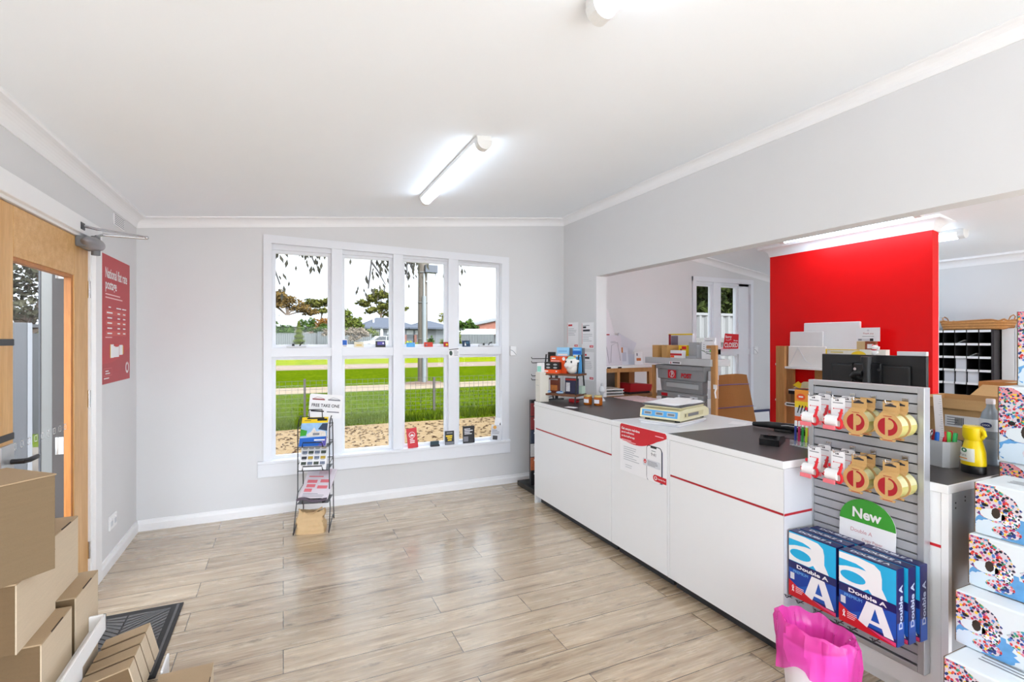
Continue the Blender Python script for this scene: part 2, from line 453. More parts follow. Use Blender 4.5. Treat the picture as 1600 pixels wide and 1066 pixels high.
mb = MB(); cove(mb, (XD, YN, zc(XD)), (XE, YN, zc(XE)), (0, -1, 0)); struct(mb, 'trim_4')
mb = MB(); cove(mb, (XE, YN, zc(XE)), (XE, YS, zc(XE)), (-1, 0, 0)); struct(mb, 'trim_5')
mb = MB(); zp = zc(5.0)
K = 1.25; A = .09
def crown(mb):
    # mitred crown round the three visible sides of the red partition
    m = len(PROF); rings = []
    for c, d in (((5.0, 3.925), (-1, 1)), ((5.0, 2.37), (-1, -1)), ((5.1, 2.37), (1, -1)), ((5.1, 3.925), (1, 1))):
        rings.append([(c[0] + d[0] * a * K, c[1] + d[1] * a * K, zc(c[0] + d[0] * a * K * .0 ) + b * K + .0) for a, b in PROF])
    vs = [p for r in rings for p in r]; fs = []
    for r in range(4):
        q = (r + 1) % 4
        for i in range(m): fs.append((r * m + i, r * m + (i + 1) % m, q * m + (i + 1) % m, q * m + i))
    mb.add(vs, fs, TRIM)
crown(mb); struct(mb, 'trim_6')
def skirt(mb, p0, p1, n, h=.085):
    pr = [(0, 0), (.018, 0), (.018, h - .03), (.012, h - .018), (.009, h), (0, h)]; n = Vector(n); vs = []; m = len(pr)
    for p in (p0, p1):
        for a, b in pr: vs.append(Vector((p[0], p[1], 0)) + n * a + Vector((0, 0, b)))
    mb.add(vs, [(i, (i + 1) % m, m + (i + 1) % m, m + i) for i in range(m)] + [tuple(range(m))[::-1], tuple(range(m, 2 * m))], TRIM)
mb = MB(); skirt(mb, (XL, YN), (XR, YN), (0, -1, 0)); struct(mb, 'baseboard_north')
mb = MB(); skirt(mb, (XL, YN), (XL, 3.90), (1, 0, 0)); skirt(mb, (XL, 2.30), (XL, YS), (1, 0, 0)); struct(mb, 'baseboard_west')
mb = MB(); skirt(mb, (XR, YN), (XR, 4.15), (-1, 0, 0)); struct(mb, 'baseboard_divider')
mb = MB(); skirt(mb, (XE, YN), (XE, YS), (-1, 0, 0)); struct(mb, 'baseboard_east')

# ------------------------------------------------------------ front window: four columns of double sashes
w1 = sroot('window_1')
top = lambda x: 2.404 - .0183 * (x + .154)
mb = MB(); yf = YN - .022
def quad_y(mb, pts, y0, y1, mat): mb.prism(pts, -y1, -y0, mat)
quad_y(mb, [(-.154, .45), (-.092, .45), (-.092, top(-.092) - .07), (-.154, top(-.154))], yf, YN + .01, WINW)
quad_y(mb, [(2.064, .45), (2.145, .45), (2.145, top(2.145)), (2.064, top(2.064) - .07)], yf, YN + .01, WINW)
quad_y(mb, [(-.154, top(-.154)), (-.092, top(-.092) - .07), (2.064, top(2.064) - .07), (2.145, top(2.145))], yf, YN + .01, WINW)
struct(mb, 'architrave', w1)
mb = MB(); mb.box(-.20, 2.155, YN - .03, YN + .005, .325, .445, WINW, .004); mb.box(-.20, 2.155, YN - .045, YN + .11, .437, .462, WINW, .004); struct(mb, 'sill', w1)
mb = MB()
for a, b in ((-.10, -.088), (2.06, 2.075)): mb.box(a, b, YN, YN + .115, .455, 2.345, WINW)
for a, b in ((.395, .487), (.947, 1.040), (1.492, 1.592)): mb.box(a, b, YN - .012, YN + .1, .455, 2.345, WINW, .004)
mb.box(-.10, 2.075, YN - .004, YN + .1, 1.352, 1.432, WINW, .004)
mb.box(-.10, 2.075, YN + .02, YN + .115, 2.285, 2.345, WINW)
struct(mb, 'mullion_frame', w1)
def sash(parent, x0, x1, z0, z1, y=YN + .045, t=.028, b=.028, mat=WINW):
    mb = MB(); mb.box(x0, x0 + b, y, y + t, z0, z1, mat); mb.box(x1 - b, x1, y, y + t, z0, z1, mat)
    mb.box(x0 + b, x1 - b, y, y + t, z0, z0 + b, mat); mb.box(x0 + b, x1 - b, y, y + t, z1 - b, z1, mat)
    s = mb.build('sash', parent)
    MB().add([(x0 + b, y + t / 2, z0 + b), (x1 - b, y + t / 2, z0 + b), (x1 - b, y + t / 2, z1 - b), (x0 + b, y + t / 2, z1 - b)], [(0, 1, 2, 3)], GLASS).build('pane', s)
for a, b in ((-.088, .395), (.487, .947), (1.040, 1.492), (1.592, 2.06)):
    sash(w1, a, b, .462, 1.352); sash(w1, a, b, 1.432, 2.285)
for x in (.10, 1.89):
    mb = MB(); mb.box(x - .075, x + .085, YN - .012, YN + .03, 1.432, 1.447, GREYL, .004); mb.cone((x - .02, YN, 1.447), (x - .02, YN, 1.468), .012, .009, BLACK, 10)
    mb.tube([(x + .03, YN, 1.447), (x + .045, YN - .005, 1.47), (x + .06, YN - .03, 1.478)], .006, BLACK, 8); mb.build('latch', w1, 'pale latch with black knob')

# ------------------------------------------------------------ back-room window
w2 = sroot('window_2')
mb = MB(); yf = YN - .022
mb.box(4.678, 4.735, yf, YN + .01, .52, 2.30, WINW); mb.box(5.70, 5.748, yf, YN + .01, .52, 2.30, WINW); mb.box(4.678, 5.748, yf - .001, YN + .01, 2.245, 2.302, WINW)
struct(mb, 'architrave', w2)
mb = MB(); mb.box(4.65, 5.78, YN - .045, YN + .1, .575, .605, WINW); mb.box(4.66, 5.77, YN - .02, YN + .005, .47, .575, WINW); struct(mb, 'sill', w2)
mb = MB(); mb.box(4.735, 4.75, YN, YN + .115, .6, 2.25, WINW); mb.box(5.055, 5.18, YN + .005, YN + .1, .6, 2.25, WINW); mb.box(5.52, 5.705, YN + .02, YN + .115, .6, 2.25, WINW)
mb.box(4.735, 5.705, YN + .005, YN + .1, 1.31, 1.378, WINW); mb.box(4.735, 5.705, YN + .02, YN + .11, 2.215, 2.25, WINW); struct(mb, 'mullion_frame', w2)
for a, b in ((4.75, 5.055), (5.18, 5.52)):
    sash(w2, a, b, .605, 1.31, b=.022); sash(w2, a, b, 1.378, 2.215, b=.022)

# ------------------------------------------------------------ timber entry door in the left wall
d = sroot('door_1', (XL, 3.75, 0), PI / 2)      # local: x runs towards the window wall, front faces the room; hinge edge at x = 0
mb = MB(); mb.box(.035, .15, -.02, .005, 0, 2.19, TRIM, .004); mb.box(-1.45, -1.33, -.02, .005, 0, 2.19, TRIM, .004); mb.box(-1.45, .15, -.021, .005, 2.10, 2.195, TRIM, .004)
struct(mb, 'architrave', d)
mb = MB(); mb.box(.008, .037, 0, .12, 0, 2.105, TRIM); mb.box(-1.33, -1.285, 0, .12, 0, 2.105, TRIM); mb.box(-1.33, .037, 0, .12, 2.085, 2.105, TRIM); mb.box(-1.285, .008, .0, .12, 0, .012, STEELD)
struct(mb, 'jamb', d)
mb = MB(); mb.box(-.215, 0, .008, .048, .015, 2.08, OAK, .003); mb.box(-1.285, -.905, .008, .048, .015, 2.08, OAK, .003); struct(mb, 'stile', d)
mb = MB(); mb.box(-.905, -.215, .008, .048, 1.86, 2.08, OAKX, .003); mb.box(-.905, -.215, .008, .048, .015, .25, OAKX, .003); struct(mb, 'rail', d)
mb = MB()
for a, b in ((-.245, -.215), (-.905, -.895)): mb.box(a, b, .014, .044, .25, 1.86, OAKD)
mb.box(-.895, -.245, .014, .044, 1.842, 1.86, OAKD); mb.box(-.895, -.245, .014, .044, .25, .27, OAKD); struct(mb, 'glazing_bead', d)
mb = MB(); mb.rect(-.57, 1.055, .65, 1.58, GLASS, FR((0, .03, 0), (1, 0, 0), (0, 0, 1)))
for k in range(9):                                # row of small safety marks on the glass
    for q in ((0, .014, .03, .004), (0, -.014, .03, .004), (.013, 0, .004, .032), (-.013, 0, .004, .032)):
        mb.rect(-.84 + k * .07 + q[0], 1.03 + q[1], q[2], q[3], WHITE, FR((0, .0285, 0), (1, 0, 0), (0, 0, 1)))
struct(mb, 'pane', d)
mb = MB()
for z in (1.09, 1.49): mb.box(-1.285, -.907, .004, .012, z - .014, z + .014, DARK)
struct(mb, 'inlay_strip', d)
mb = MB(); mb.box(-1.03, -.92, -.002, .01, .90, 1.06, ALU, .003); mb.tube([(-.95, 0, .985), (-.95, -.045, .985), (-.93, -.055, .985), (-.86, -.055, .985)], .011, STEELD, 10); struct(mb, 'handle', d)
for z in (.25, 1.15, 1.80):
    mb = MB(); mb.cone((.003, .004, z - .05), (.003, .004, z + .05), .007, .007, CHROME, 10); mb.build('hinge', d)
mb = MB(); mb.X = Matrix.Translation((-.11, -.045, 2.055)); mb.ell((0, 0, 0), (.125, .05, .038), C((150, 148, 152), .3, metal=.5), 20, 12); mb.box(-.1, .1, .0, .055, -.03, .03, GREYD, .01); mb.cone((0.03, -.005, -.06), (0.03, -.005, .05), .022, .022, GREYD, 14)
cb = mb.build('closer_body', d, 'silver door closer')
mb = MB(); mb.tube([(-.08, -.05, 2.105), (-.03, -.07, 2.125), (.02, -.27, 2.13)], .008, CHROME, 8); mb.tube([(-.19, -.01, 2.145), (-.1, -.06, 2.145), (.02, -.27, 2.138)], .008, CHROME, 8); mb.ell((.02, -.275, 2.135), .012, CHROME); mb.box(-.22, -.16, -.025, .0, 2.12, 2.16, STEELD, .003)
mb.build('closer_arm', cb)
# ------------------------------------------------------------ ceiling battens
LAMP = mat_emit('lit_diffuser', (.81, .96, 1.15), LAMPS)
def batten(label, loc, ry, half=.66):
    t = thing('ceiling_batten_light', label, 'ceiling light', loc, 0, 'linear batten lights on the ceilings', ry=ry)
    mb = MB(); mb.box(-.045, .045, -half, half, -.028, 0, C((226, 226, 224), .4), .004); mb.build('housing', t)
    pr = [(-.043, -.026)] + [(.043 * math.cos(a), -.028 - .047 * math.sin(a)) for a in [PI - PI * k / 12 for k in range(13)]] + [(.043, -.026)]
    mb = MB(); mb.prism(pr, -half + .05, half - .05, LAMP, FR((0, 0, 0), (1, 0, 0), (0, 0, 1))); mb.build('diffuser', t)
    for s in (-1, 1):
        mb = MB(); pr2 = [(p[0] * 1.06, p[1] * 1.04) for p in pr]; mb.prism(pr2, s * (half - .05), s * half, C((226, 226, 224), .4), FR((0, 0, 0), (1, 0, 0), (0, 0, 1))); mb.build('end_cap', t)
    return t
sl = -math.atan(SLM); sb = -math.atan(SLB)
batten('lit white batten light in the middle of the front ceiling', (1.035, 3.30, zc(1.035) - .001), sl)
batten('lit white batten light cut off by the top of the photo', (.975, .78, zc(.975) - .001), sl)
batten('lit white batten light on the ceiling beside the red partition', (4.70, 2.93, zc(4.70) - .001), sb, .63)
batten('white batten light behind the red partition, only its end showing', (5.42, 2.95, zc(5.42) - .001), sb, .63)

# ------------------------------------------------------------ things on the left wall
t = thing('wall_vent', 'small white slotted vent high on the left wall', 'vent', (XL, 4.315, 2.322), PI / 2)
MB().box(-.125, .125, -.008, 0, -.04, .04, TRIM, .003).build('vent_plate', t)
mb = MB()
for k in range(6): mb.box(-.11, .11, -.0095, -.006, -.032 + k * .0125, -.028 + k * .0125, GREYD)
mb.build('slots', t)
t = thing('power_outlet', 'white double power outlet low on the left wall', 'power outlet', (XL, 4.165, .285), PI / 2)
MB().box(-.075, .075, -.012, 0, -.045, .045, WHITE, .004).build('outlet_plate', t)
mb = MB()
for x in (-.045, .035): mb.box(x - .018, x + .018, -.016, -.01, -.02, .012, C((205, 207, 212), .5), .002); mb.box(x - .008, x + .008, -.019, -.01, .02, .036, WHITE, .002)
mb.build('switches', t)
# red postage poster
t = thing('postage_poster', 'tall red postage rate poster on the left wall by the door', 'poster', (XL + .001, 4.262, 1.635), PI / 2)
PR = C((188, 24, 38), .4, var=.02); PRL = C((206, 82, 76), .45)
mb = MB(); mb.box(-.325, .325, -.002, 0, -.42, .42, PR); mb.build('sheet', t)
mb = MB(); X = FR((0, -.0022, 0), (1, 0, 0), (0, 0, 1))
mb.text('National flat rate', -.24, .305, WHITE, X, w=.49, h=.07, bold=.018, align='l'); mb.text('postage', -.24, .215, WHITE, X, w=.24, h=.075, bold=.018, align='l')
mb.lines(-.24, .165, .46, 2, .022, .008, C((240, 200, 200), .5), X, seed=3)
for i in range(5):
    y = .045 - i * .034
    if i % 2 == 0: mb.rect(.0, y, .46, .033, PRL, X, .0003)
    mb.rect(-.15, y, .10 if i else .12, .009, WHITE, X); mb.rect(.05, y, .06, .009, WHITE, X); mb.rect(.18, y, .06, .009, WHITE, X)
for x, ww in ((-.15, .05), (.05, .11), (.18, .10)): mb.rect(x, .082, ww, .008, WHITE, X)
mb.rect(-.17, -.118, .14, .006, C((240, 200, 200), .5), X)
for i, (x, y, ww, hh, m) in enumerate(((-.1, -.21, .075, .09, PAPER), (-.01, -.215, .13, .075, PAPER), (.1, -.205, .08, .07, PAPER), (-.14, -.21, .012, .09, YEL), (.145, -.205, .014, .06, YEL), (.0, -.172, .07, .02, RED))): mb.rect(x, y, ww, hh, m, X, .0004 + .0003 * i)
mb.poly([(-.325, -.29), (-.1, -.285), (.1, -.25), (.325, -.19), (.325, -.42), (-.325, -.42)], C((176, 18, 34), .4), X, .0002)
mb.rect(-.19, -.345, .17, .05, C((215, 120, 120), .5), X, .0005); mb.rect(-.19, -.345, .164, .044, C((176, 18, 34), .4), X, .0007); mb.lines(-.24, -.338, .1, 2, .016, .007, WHITE, X, .001); mb.lines(-.27, -.385, .16, 1, .01, .007, WHITE, X)
mb.disc(.255, -.335, .042, WHITE, X, .0006); mb.disc(.255, -.335, .026, C((176, 18, 34), .4), X, .0009); mb.rect(.255, -.31, .016, .05, C((176, 18, 34), .4), X, .0009)
mb.build('print', t)

# wall controllers on the window wall
def controller(label, x, z):
    t = thing('wall_controller', label, 'wall controller', (x, YN, z))
    MB().box(-.036, .036, -.022, 0, -.05, .052, WHITE, .009).build('case', t)
    mb = MB(); mb.tube([(-.034, -.0225, .012), (-.01, -.0235, .002), (.012, -.0235, -.018), (.03, -.0225, -.04)], .0022, GREYD, 6); mb.build('seam', t)
controller('white rounded wall controller beside the big front window', 2.196, 1.385)
controller('white rounded wall controller right of the back-room window', 5.80, 1.36)

# ------------------------------------------------------------ paper notices on the divider wall
def notice(label, y, z, h, seed, head, badge=True, red_edge=False, w=.215):
    t = thing('paper_notice', label, 'notice', (XR - .0005, y, z), FX, 'notices on the pier')
    MB().box(-w / 2, w / 2, -.0015, 0, -h / 2, h / 2, PAPER).build('sheet', t)
    mb = MB(); X = FR((0, -.0017, 0), (1, 0, 0), (0, 0, 1)); x = -w / 2 + .018; y = h / 2 - .03
    for m, ww, hh in head: mb.rect(x + ww / 2, y, ww, hh, m, X); y -= hh + .012
    mb.lines(x, y - .008, w - .04, 5, .017, .0045, C((170, 172, 178), .6), X, seed=seed)
    if badge: mb.rect(w / 2 - .04, -h / 2 + .022, .066, .022, RED, X); mb.rect(w / 2 - .036, -h / 2 + .022, .04, .006, PAPER, X, .001)
    if red_edge: mb.rect(-w / 2 + .003, .02, .005, h * .8, RED, X)
    mb.build('print', t)
notice('white notice with short red heading, left one on the pier', 4.59, 1.553, .27, 1, [(RED, .08, .018)], red_edge=True)
notice('white notice with bold black heading, upper right on the pier', 4.30, 1.545, .265, 2, [(INKG, .12, .006), (INK, .06, .02), (INK, .13, .02)], red_edge=True)
notice('white notice hanging low on the pier behind the toy rack', 4.30, 1.235, .285, 5, [(RED, .07, .018), (INK, .12, .02)], True)

# ------------------------------------------------------------ service counter
FRONTW = C((236, 237, 238), .12, var=.006, spec=.5)
def cabinet(label, y0, y1, x0=2.11, depth=.84, strip=True, stile=0., stile_r=.0, sides=()):
    w = y1 - y0; c = (y0 + y1) / 2
    t = thing('counter_cabinet', label, 'counter cabinet', (x0, c, 0), FX, 'white counter cabinets')
    mb = MB(); mb.box(-w / 2, w / 2, .02, depth, .07, .9, FRONTW); mb.build('body', t)
    mb = MB(); mb.box(-w / 2 + .012, w / 2 - .012, .06, depth - .02, 0, .072, DARK); mb.build('kickboard', t)
    a, b = -w / 2 + .0015 + stile, w / 2 - .0015 - stile_r
    if stile: MB().box(-w / 2 + .0005, a - .002, 0, .02, .07, .9, FRONTW).build('stile', t)
    if stile_r: MB().box(b + .002, w / 2 - .0005, 0, .02, .0, .9, FRONTW).build('stile', t)
    if strip:
        MB().box(a, b, .0, .02, .693, .8985, FRONTW, .0015).build('upper_panel', t)
        MB().box(a, b, .004, .02, .681, .693, REDL).build('red_strip', t)
        MB().box(a, b, .0, .02, .07, .681, FRONTW, .0015).build('lower_panel', t)
    else:
        MB().box(a, b, .0, .02, .07, .8985, FRONTW, .0015).build('front_panel', t)
    for s in sides:
        x = -w / 2 if s < 0 else w / 2 - .018
        mb = MB(); mb.box(x - .0005, x + .0185, .001, depth + .001, 0, .9, FRONTW); mb.build('side_panel', t)
    return t
c1 = cabinet('long white counter cabinet at the window end, red strip across it', 2.925, 4.115, sides=(-1,))
c2 = cabinet('narrow white counter cabinet carrying the app poster and scale', 2.358, 2.923, strip=False)
c3 = cabinet('white counter cabinet with red strip, next to the slatwall', 1.585, 2.356, stile=.018)
MB().box(.3845, .3885, .0003, .84, .0, .9, C((204, 205, 210), .3, var=.02)).build('side_panel', c3, 'grey side panel')
mb = MB(); mb.box(.388, .3892, .0, .42, .682, .693, REDL); mb.build('red_strip', c3)
def worktop(label, y0, y1, x0, x1, top, name='worktop'):
    t = thing(name, label, 'worktop', ((x0 + x1) / 2, (y0 + y1) / 2, .9), FX, 'counter worktops')
    w, dd = y1 - y0, x1 - x0
    MB().box(-w / 2, w / 2, -dd / 2, dd / 2, 0, .0345, FRONTW, .002).build('edge_band', t)
    MB().box(-w / 2 + .003, w / 2 - .003, -dd / 2 + .006, dd / 2 - .004, .03, .0355, top).build('laminate_top', t)
worktop('dark worktop at the window end, with toy rack and jars', 2.926, 4.115, 2.108, 2.95, BENCH)
worktop('pale worktop between the dark ones, under the weighing scale', 2.358, 2.924, 2.108, 2.95, C((222, 223, 226), .35, var=.01))
worktop('dark worktop with the card terminal, next to the slatwall', 1.585, 2.356, 2.108, 2.95, BENCH)
# end cabinet behind the slatwall
t = thing('counter_cabinet', 'white end cabinet behind the slatwall with grey side', 'counter cabinet', (2.35, 1.321, 0), FX, 'white counter cabinets')
MB().box(-.259, .235, .02, 1.2, .07, .9, FRONTW).build('body', t); MB().box(-.25, .25, .05, 1.18, 0, .07, FRONTW).build('kickboard', t)
MB().box(-.259, .235, 0, .02, .693, .899, FRONTW, .001).build('upper_panel', t); MB().box(-.259, .235, .002, .02, .681, .693, RED).build('red_strip', t); MB().box(-.259, .235, 0, .02, .07, .681, FRONTW, .001).build('lower_panel', t)
mb = MB(); mb.box(.236, .2385, -.0, 1.2, .0, .9, C((150, 154, 158), .4, var=.06, vs=5)); mb.box(.2365, .2605, -.002, .022, 0, .9, TRIM); mb.box(.2384, .2600, .022, 1.2, 0, .9, C((150, 154, 158), .4, var=.06, vs=5))
for y, z in ((.05, .86), (.05, .84), (.12, .875), (.12, .86)): mb.cone((.2595, y, z), (.2608, y, z), .004, .004, BLACK, 8)
mb.build('side_panel', t, 'grey side panel')
worktop('dark worktop of the end cabinet with pen cup and bottle', 1.0605, 1.583, 2.345, 3.56, BENCH)

# poster stuck across the middle cabinet
t = thing('app_poster', 'red and white parcel app poster on the counter front', 'poster', (2.1095, 2.59, .773), FX)
mb = MB(); mb.box(-.229, .229, -.0016, 0, -.162, .157, PAPER); mb.build('sheet', t)
mb = MB(); X = FR((0, -.0018, 0), (1, 0, 0), (0, 0, 1))
arc = [(-.229 + .458 * k / 16, .052 - .022 * math.sin(PI * min(1, k / 13.)) + .075 * (k / 16) ** 3) for k in range(17)]
mb.poly(arc + [(.229, .145), (.217, .157), (-.217, .157), (-.229, .145)], RED, X, .0003)
for i, s in enumerate(('Get secure real-time', 'parcel notifications', 'on the AusPost app')): mb.text(s, -.212, .128 - i * .026, WHITE, X, h=.017 if i != 9 else .02, bold=.025, align='l')
mb.lines(-.212, .052, .16, 2, .009, .004, C((250, 215, 218), .5), X); mb.rect(.165, .128, .075, .005, C((250, 200, 205), .5), X)
FT = C((186, 188, 194), .6); mb.lines(-.19, .005, .17, 7, .014, .0045, FT, X, seed=9); mb.lines(-.17, -.115, .1, 2, .014, .004, FT, X, seed=4)
# the phone
def rr(x0, x1, y0, y1, r): 
    p = []
    for cx, cy, a in ((x1 - r, y1 - r, 0), (x0 + r, y1 - r, PI / 2), (x0 + r, y0 + r, PI), (x1 - r, y0 + r, 1.5 * PI)): p += [(cx + r * math.cos(a + PI / 2 * k / 4), cy + r * math.sin(a + PI / 2 * k / 4)) for k in range(5)]
    return p
ph = rr(.045, .19, -.162, .062, .026); phi = rr(.049, .183, -.1615, .057, .022)
clip = lambda P: [(x, max(y, -.161)) for x, y in P]
mb.poly(clip(ph), INK, X, .0006); mb.poly(clip(rr(.049, .196, -.17, .05, .02)), C((110, 112, 140), .4), X, .0005); mb.poly(clip(phi), PAPER, X, .0008); mb.rect(.112, .053, .055, .012, BLACK, X, .0011)
mb.text('9:41', .112, .008, INK, X, h=.021); mb.rect(.112, .03, .04, .004, INKG, X, .001)
mb.poly(rr(.012, .176, -.075, -.03, .008), PAPERG, X, .0011); mb.disc(.032, -.048, .013, RED, X, .0014); mb.rect(.032, -.048, .012, .003, WHITE, X, .0017); mb.rect(.032, -.053, .012, .003, WHITE, X, .0017); mb.lines(.055, -.041, .11, 4, .008, .0035, INKG, X, .0014, seed=12)
mb.poly([(.229, -.153), (.229, -.115)] + [(.13 + .0215 * math.cos(a), -.1325 + .0205 * math.sin(a)) for a in [PI / 2 + PI * k / 8 for k in range(9)]], RED, X, .0016)
mb.disc(.133, -.1325, .013, WHITE, X, .0019, 16); mb.disc(.133, -.1325, .007, RED, X, .0022, 12); mb.rect(.133, -.122, .005, .01, RED, X, .0022)
mb.text('Australia Post', .152, -.1325, WHITE, X, w=.07, bold=.02, align='l', up=.002)
mb.build('print', t)
# ------------------------------------------------------------ slatwall and everything hanging on it
SX, SY = 2.312, 1.36
t = thing('slatwall_panel', 'grey slatted display panel standing against the counter end', 'display panel', (SX, SY, .17), FX)
mb = MB()
for a, b, c, e in ((-.24, -.216, 0, 1.14), (.216, .24, 0, 1.14)): mb.box(a, b, -.008, .034, c, e, ALU, .002)
mb.box(-.216, .216, -.008, .034, 1.116, 1.14, ALU, .002); mb.box(-.216, .216, -.008, .034, 0, .024, ALU, .002); mb.build('frame', t)
mb = MB(); mb.box(-.216, .216, .012, .03, .024, 1.116, C((30, 30, 32), .6)); 
for k in range(27): z = .03 + k * .0402; mb.box(-.216, .216, -.001, .013, z, z + .0345, C((172, 173, 178), .45, var=.02), .0012)
mb.build('slat_board', t)
def W(lx, ly, z): return (SX + ly, SY - lx, z)    # slatwall-local point to world
def hook(label, lx, z, n=.13, dark=False):
    m = STEELD if dark else CHROME
    t = thing('display_hook', label, 'display hook', W(lx, 0, z), FX, 'black hooks low on the slatwall' if dark else 'chrome hooks on the slatwall')
    mb = MB(); mb.box(-.012, .012, -.006, .004, -.016, .016, m, .001); mb.build('back_plate', t)
    mb = MB(); mb.tube([(0, 0, 0), (0, -n, .0), (0, -n - .006, .008), (0, -n - .008, .016)], .0024, m, 8); mb.tube([(-.02, -n + .01, .004), (.02, -n + .01, .004)], .0016, m, 6); mb.build('prong', t)
    return t
cols_ = [(-.143, 'far left'), (-.036, 'second from left'), (.05, 'third from left'), (.172, 'far right')]
rows_ = [(1.243, 'upper'), (1.008, 'lower')]
for z, rn in rows_:
    for lx, cn in cols_: hook('chrome display hook in the %s row of the slatwall, %s' % (rn, cn), lx, z + .003, .135)
# tape dispenser on a card, red scissor handle
def dispenser():
    t = thing('tape_dispenser', '', 'tape dispenser', group='carded tape dispensers on the slatwall')
    mb = MB(); mb.prism([(-.03, -.075), (.03, -.075), (.03, .014), (.024, .02), (-.024, .02), (-.03, .014)], 0, .0016, PAPER); X = FR((0, -.0018, 0), (1, 0, 0), (0, 0, 1))
    mb.disc(0, .008, .004, INK, X, .0004, 10); mb.disc(-.008, .007, .003, INK, X, .0004, 8); mb.rect(0, -.004, .044, .0035, INKG, X, .0004); mb.disc(-.018, -.03, .003, RED, X, .0004, 10); mb.rect(.004, -.03, .034, .0024, PINK, X, .0004)
    mb.build('card', t)
    mb = MB(); pr = []
    for k in range(13): a = PI * .5 + PI * k / 12; pr.append((-.022 + .026 * math.cos(a), .026 * math.sin(a)))
    # drum of tape lying sideways
    mb.X = Matrix.Translation((0, -.022, -.082)); mb.cone((-.034, 0, 0), (.018, 0, 0), .024, .024, WHITE, 24); mb.build('tape_roll', t)
    mb = MB(); mb.box(-.036, .016, -.05, -.044, -.118, -.1, PINK, .001); mb.box(-.036, -.031, -.046, -.0, -.09, -.072, RED, .002); mb.box(-.04, -.032, -.008, .0, -.055, -.04, RED, .002); mb.build('cutter', t)
    mb = MB(); mb.tube([(.022 + .0125 * math.cos(a), -.03, -.09 + .02 * math.sin(a)) for a in [2 * PI * k / 20 for k in range(20)]], .0058, RED, 8, closed=True); mb.tube([(.024, -.03, -.07), (.028, -.026, -.045), (.03, -.022, -.026)], [.006, .006, .004], RED, 8); mb.box(.016, .034, -.026, -.02, -.046, -.043, RED); mb.build('handle', t)
    return t
d0 = dispenser(); used = 0
for z, rn in rows_:
    for lx, cn in cols_[:2]:
        for k, (off, wn) in enumerate(((-.105, 'front'), (-.035, 'rear'))):
            lab = 'white and red tape dispenser, %s row, %s hook, %s one of two' % (rn, cn, wn)
            lz = z - .014 + (0 if k == 0 else .001)
            if not used: place(d0, W(lx, off, lz), FX); d0['label'] = lab; used = 1
            else: dup(d0, W(lx, off, lz), FX, lab)
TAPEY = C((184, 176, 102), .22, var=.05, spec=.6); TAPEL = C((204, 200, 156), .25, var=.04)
def tape_pack():
    t = thing('packing_tape', '', 'tape', group='packing tape rolls on the slatwall')
    mb = MB(); mb.prism([(-.03, -.03), (-.03, .012), (.03, .012), (.03, -.03)], -.0, .0015, CARDK, FR((0, -.03, 0), (1, 0, 0), (0, 0, 1)))
    mb.prism([(.052 * math.cos(2 * PI * k / 30), -.085 + .052 * math.sin(2 * PI * k / 30)) for k in range(30)], .0, .0016, CARDK, FR((0, -.0525, 0), (1, 0, 0), (0, 0, 1)))
    mb.prism([(-.03, -.135), (.03, -.135), (.026, -.144), (-.026, -.144)], 0, .0016, CARDK, FR((0, -.0525, 0), (1, 0, 0), (0, 0, 1)))
    mb.add([(-.03, -.03, -.028), (.03, -.03, -.028), (.034, -.054, -.042), (-.034, -.054, -.042)], [(0, 1, 2, 3)], CARDK)
    X = FR((0, -.0542, 0), (1, 0, 0), (0, 0, 1)); post_logo(mb, 0, -.086, .036, REDD, X, .0006); mb.rect(0, -.045, .03, .0024, REDD, X, .0005); mb.rect(0, -.14, .036, .0024, REDD, X, .0005)
    X = FR((0, -.0317, 0), (1, 0, 0), (0, 0, 1)); mb.poly([(-.022, -.004), (-.014, -.001), (-.004, .003), (.004, .003), (.012, -.001), (.02, -.003), (.02, -.008), (-.022, -.009)], INK, X, .0006)
    mb.build('card', t)
    mb = MB(); T = FR((0, 0, -.085), (1, 0, 0), (0, 0, 1))
    n = 36; vs = []; 
    for r, y in ((.046, -.052), (.048, -.051), (.048, -.003), (.046, -.002), (.038, -.002), (.038, -.052)):
        vs += [(r * math.cos(2 * PI * k / n), y, -.085 + r * math.sin(2 * PI * k / n)) for k in range(n)]
    fs = []
    for i in range(6):
        j = (i + 1) % 6
        for k in range(n): fs.append((i * n + k, i * n + (k + 1) % n, j * n + (k + 1) % n, j * n + k))
    mb.add(vs, fs, TAPEY, True)
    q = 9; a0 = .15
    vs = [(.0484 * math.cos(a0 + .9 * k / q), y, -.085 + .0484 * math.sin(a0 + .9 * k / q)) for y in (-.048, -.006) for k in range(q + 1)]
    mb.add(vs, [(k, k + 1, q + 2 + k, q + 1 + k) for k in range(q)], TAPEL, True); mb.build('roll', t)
    return t
p0 = tape_pack(); used = 0
for z, rn in rows_:
    for lx, cn in cols_[2:]:
        for off, wn in ((-.072, 'front'), (-.012, 'rear')):
            lab = 'roll of clear packing tape on kraft card, %s row, %s hook, %s one' % (rn, cn, wn)
            lz = z - .002 if rn == 'upper' else z - .006
            if not used: place(p0, W(lx, off, lz), FX); p0['label'] = lab; used = 1
            else: dup(p0, W(lx, off, lz), FX, lab)

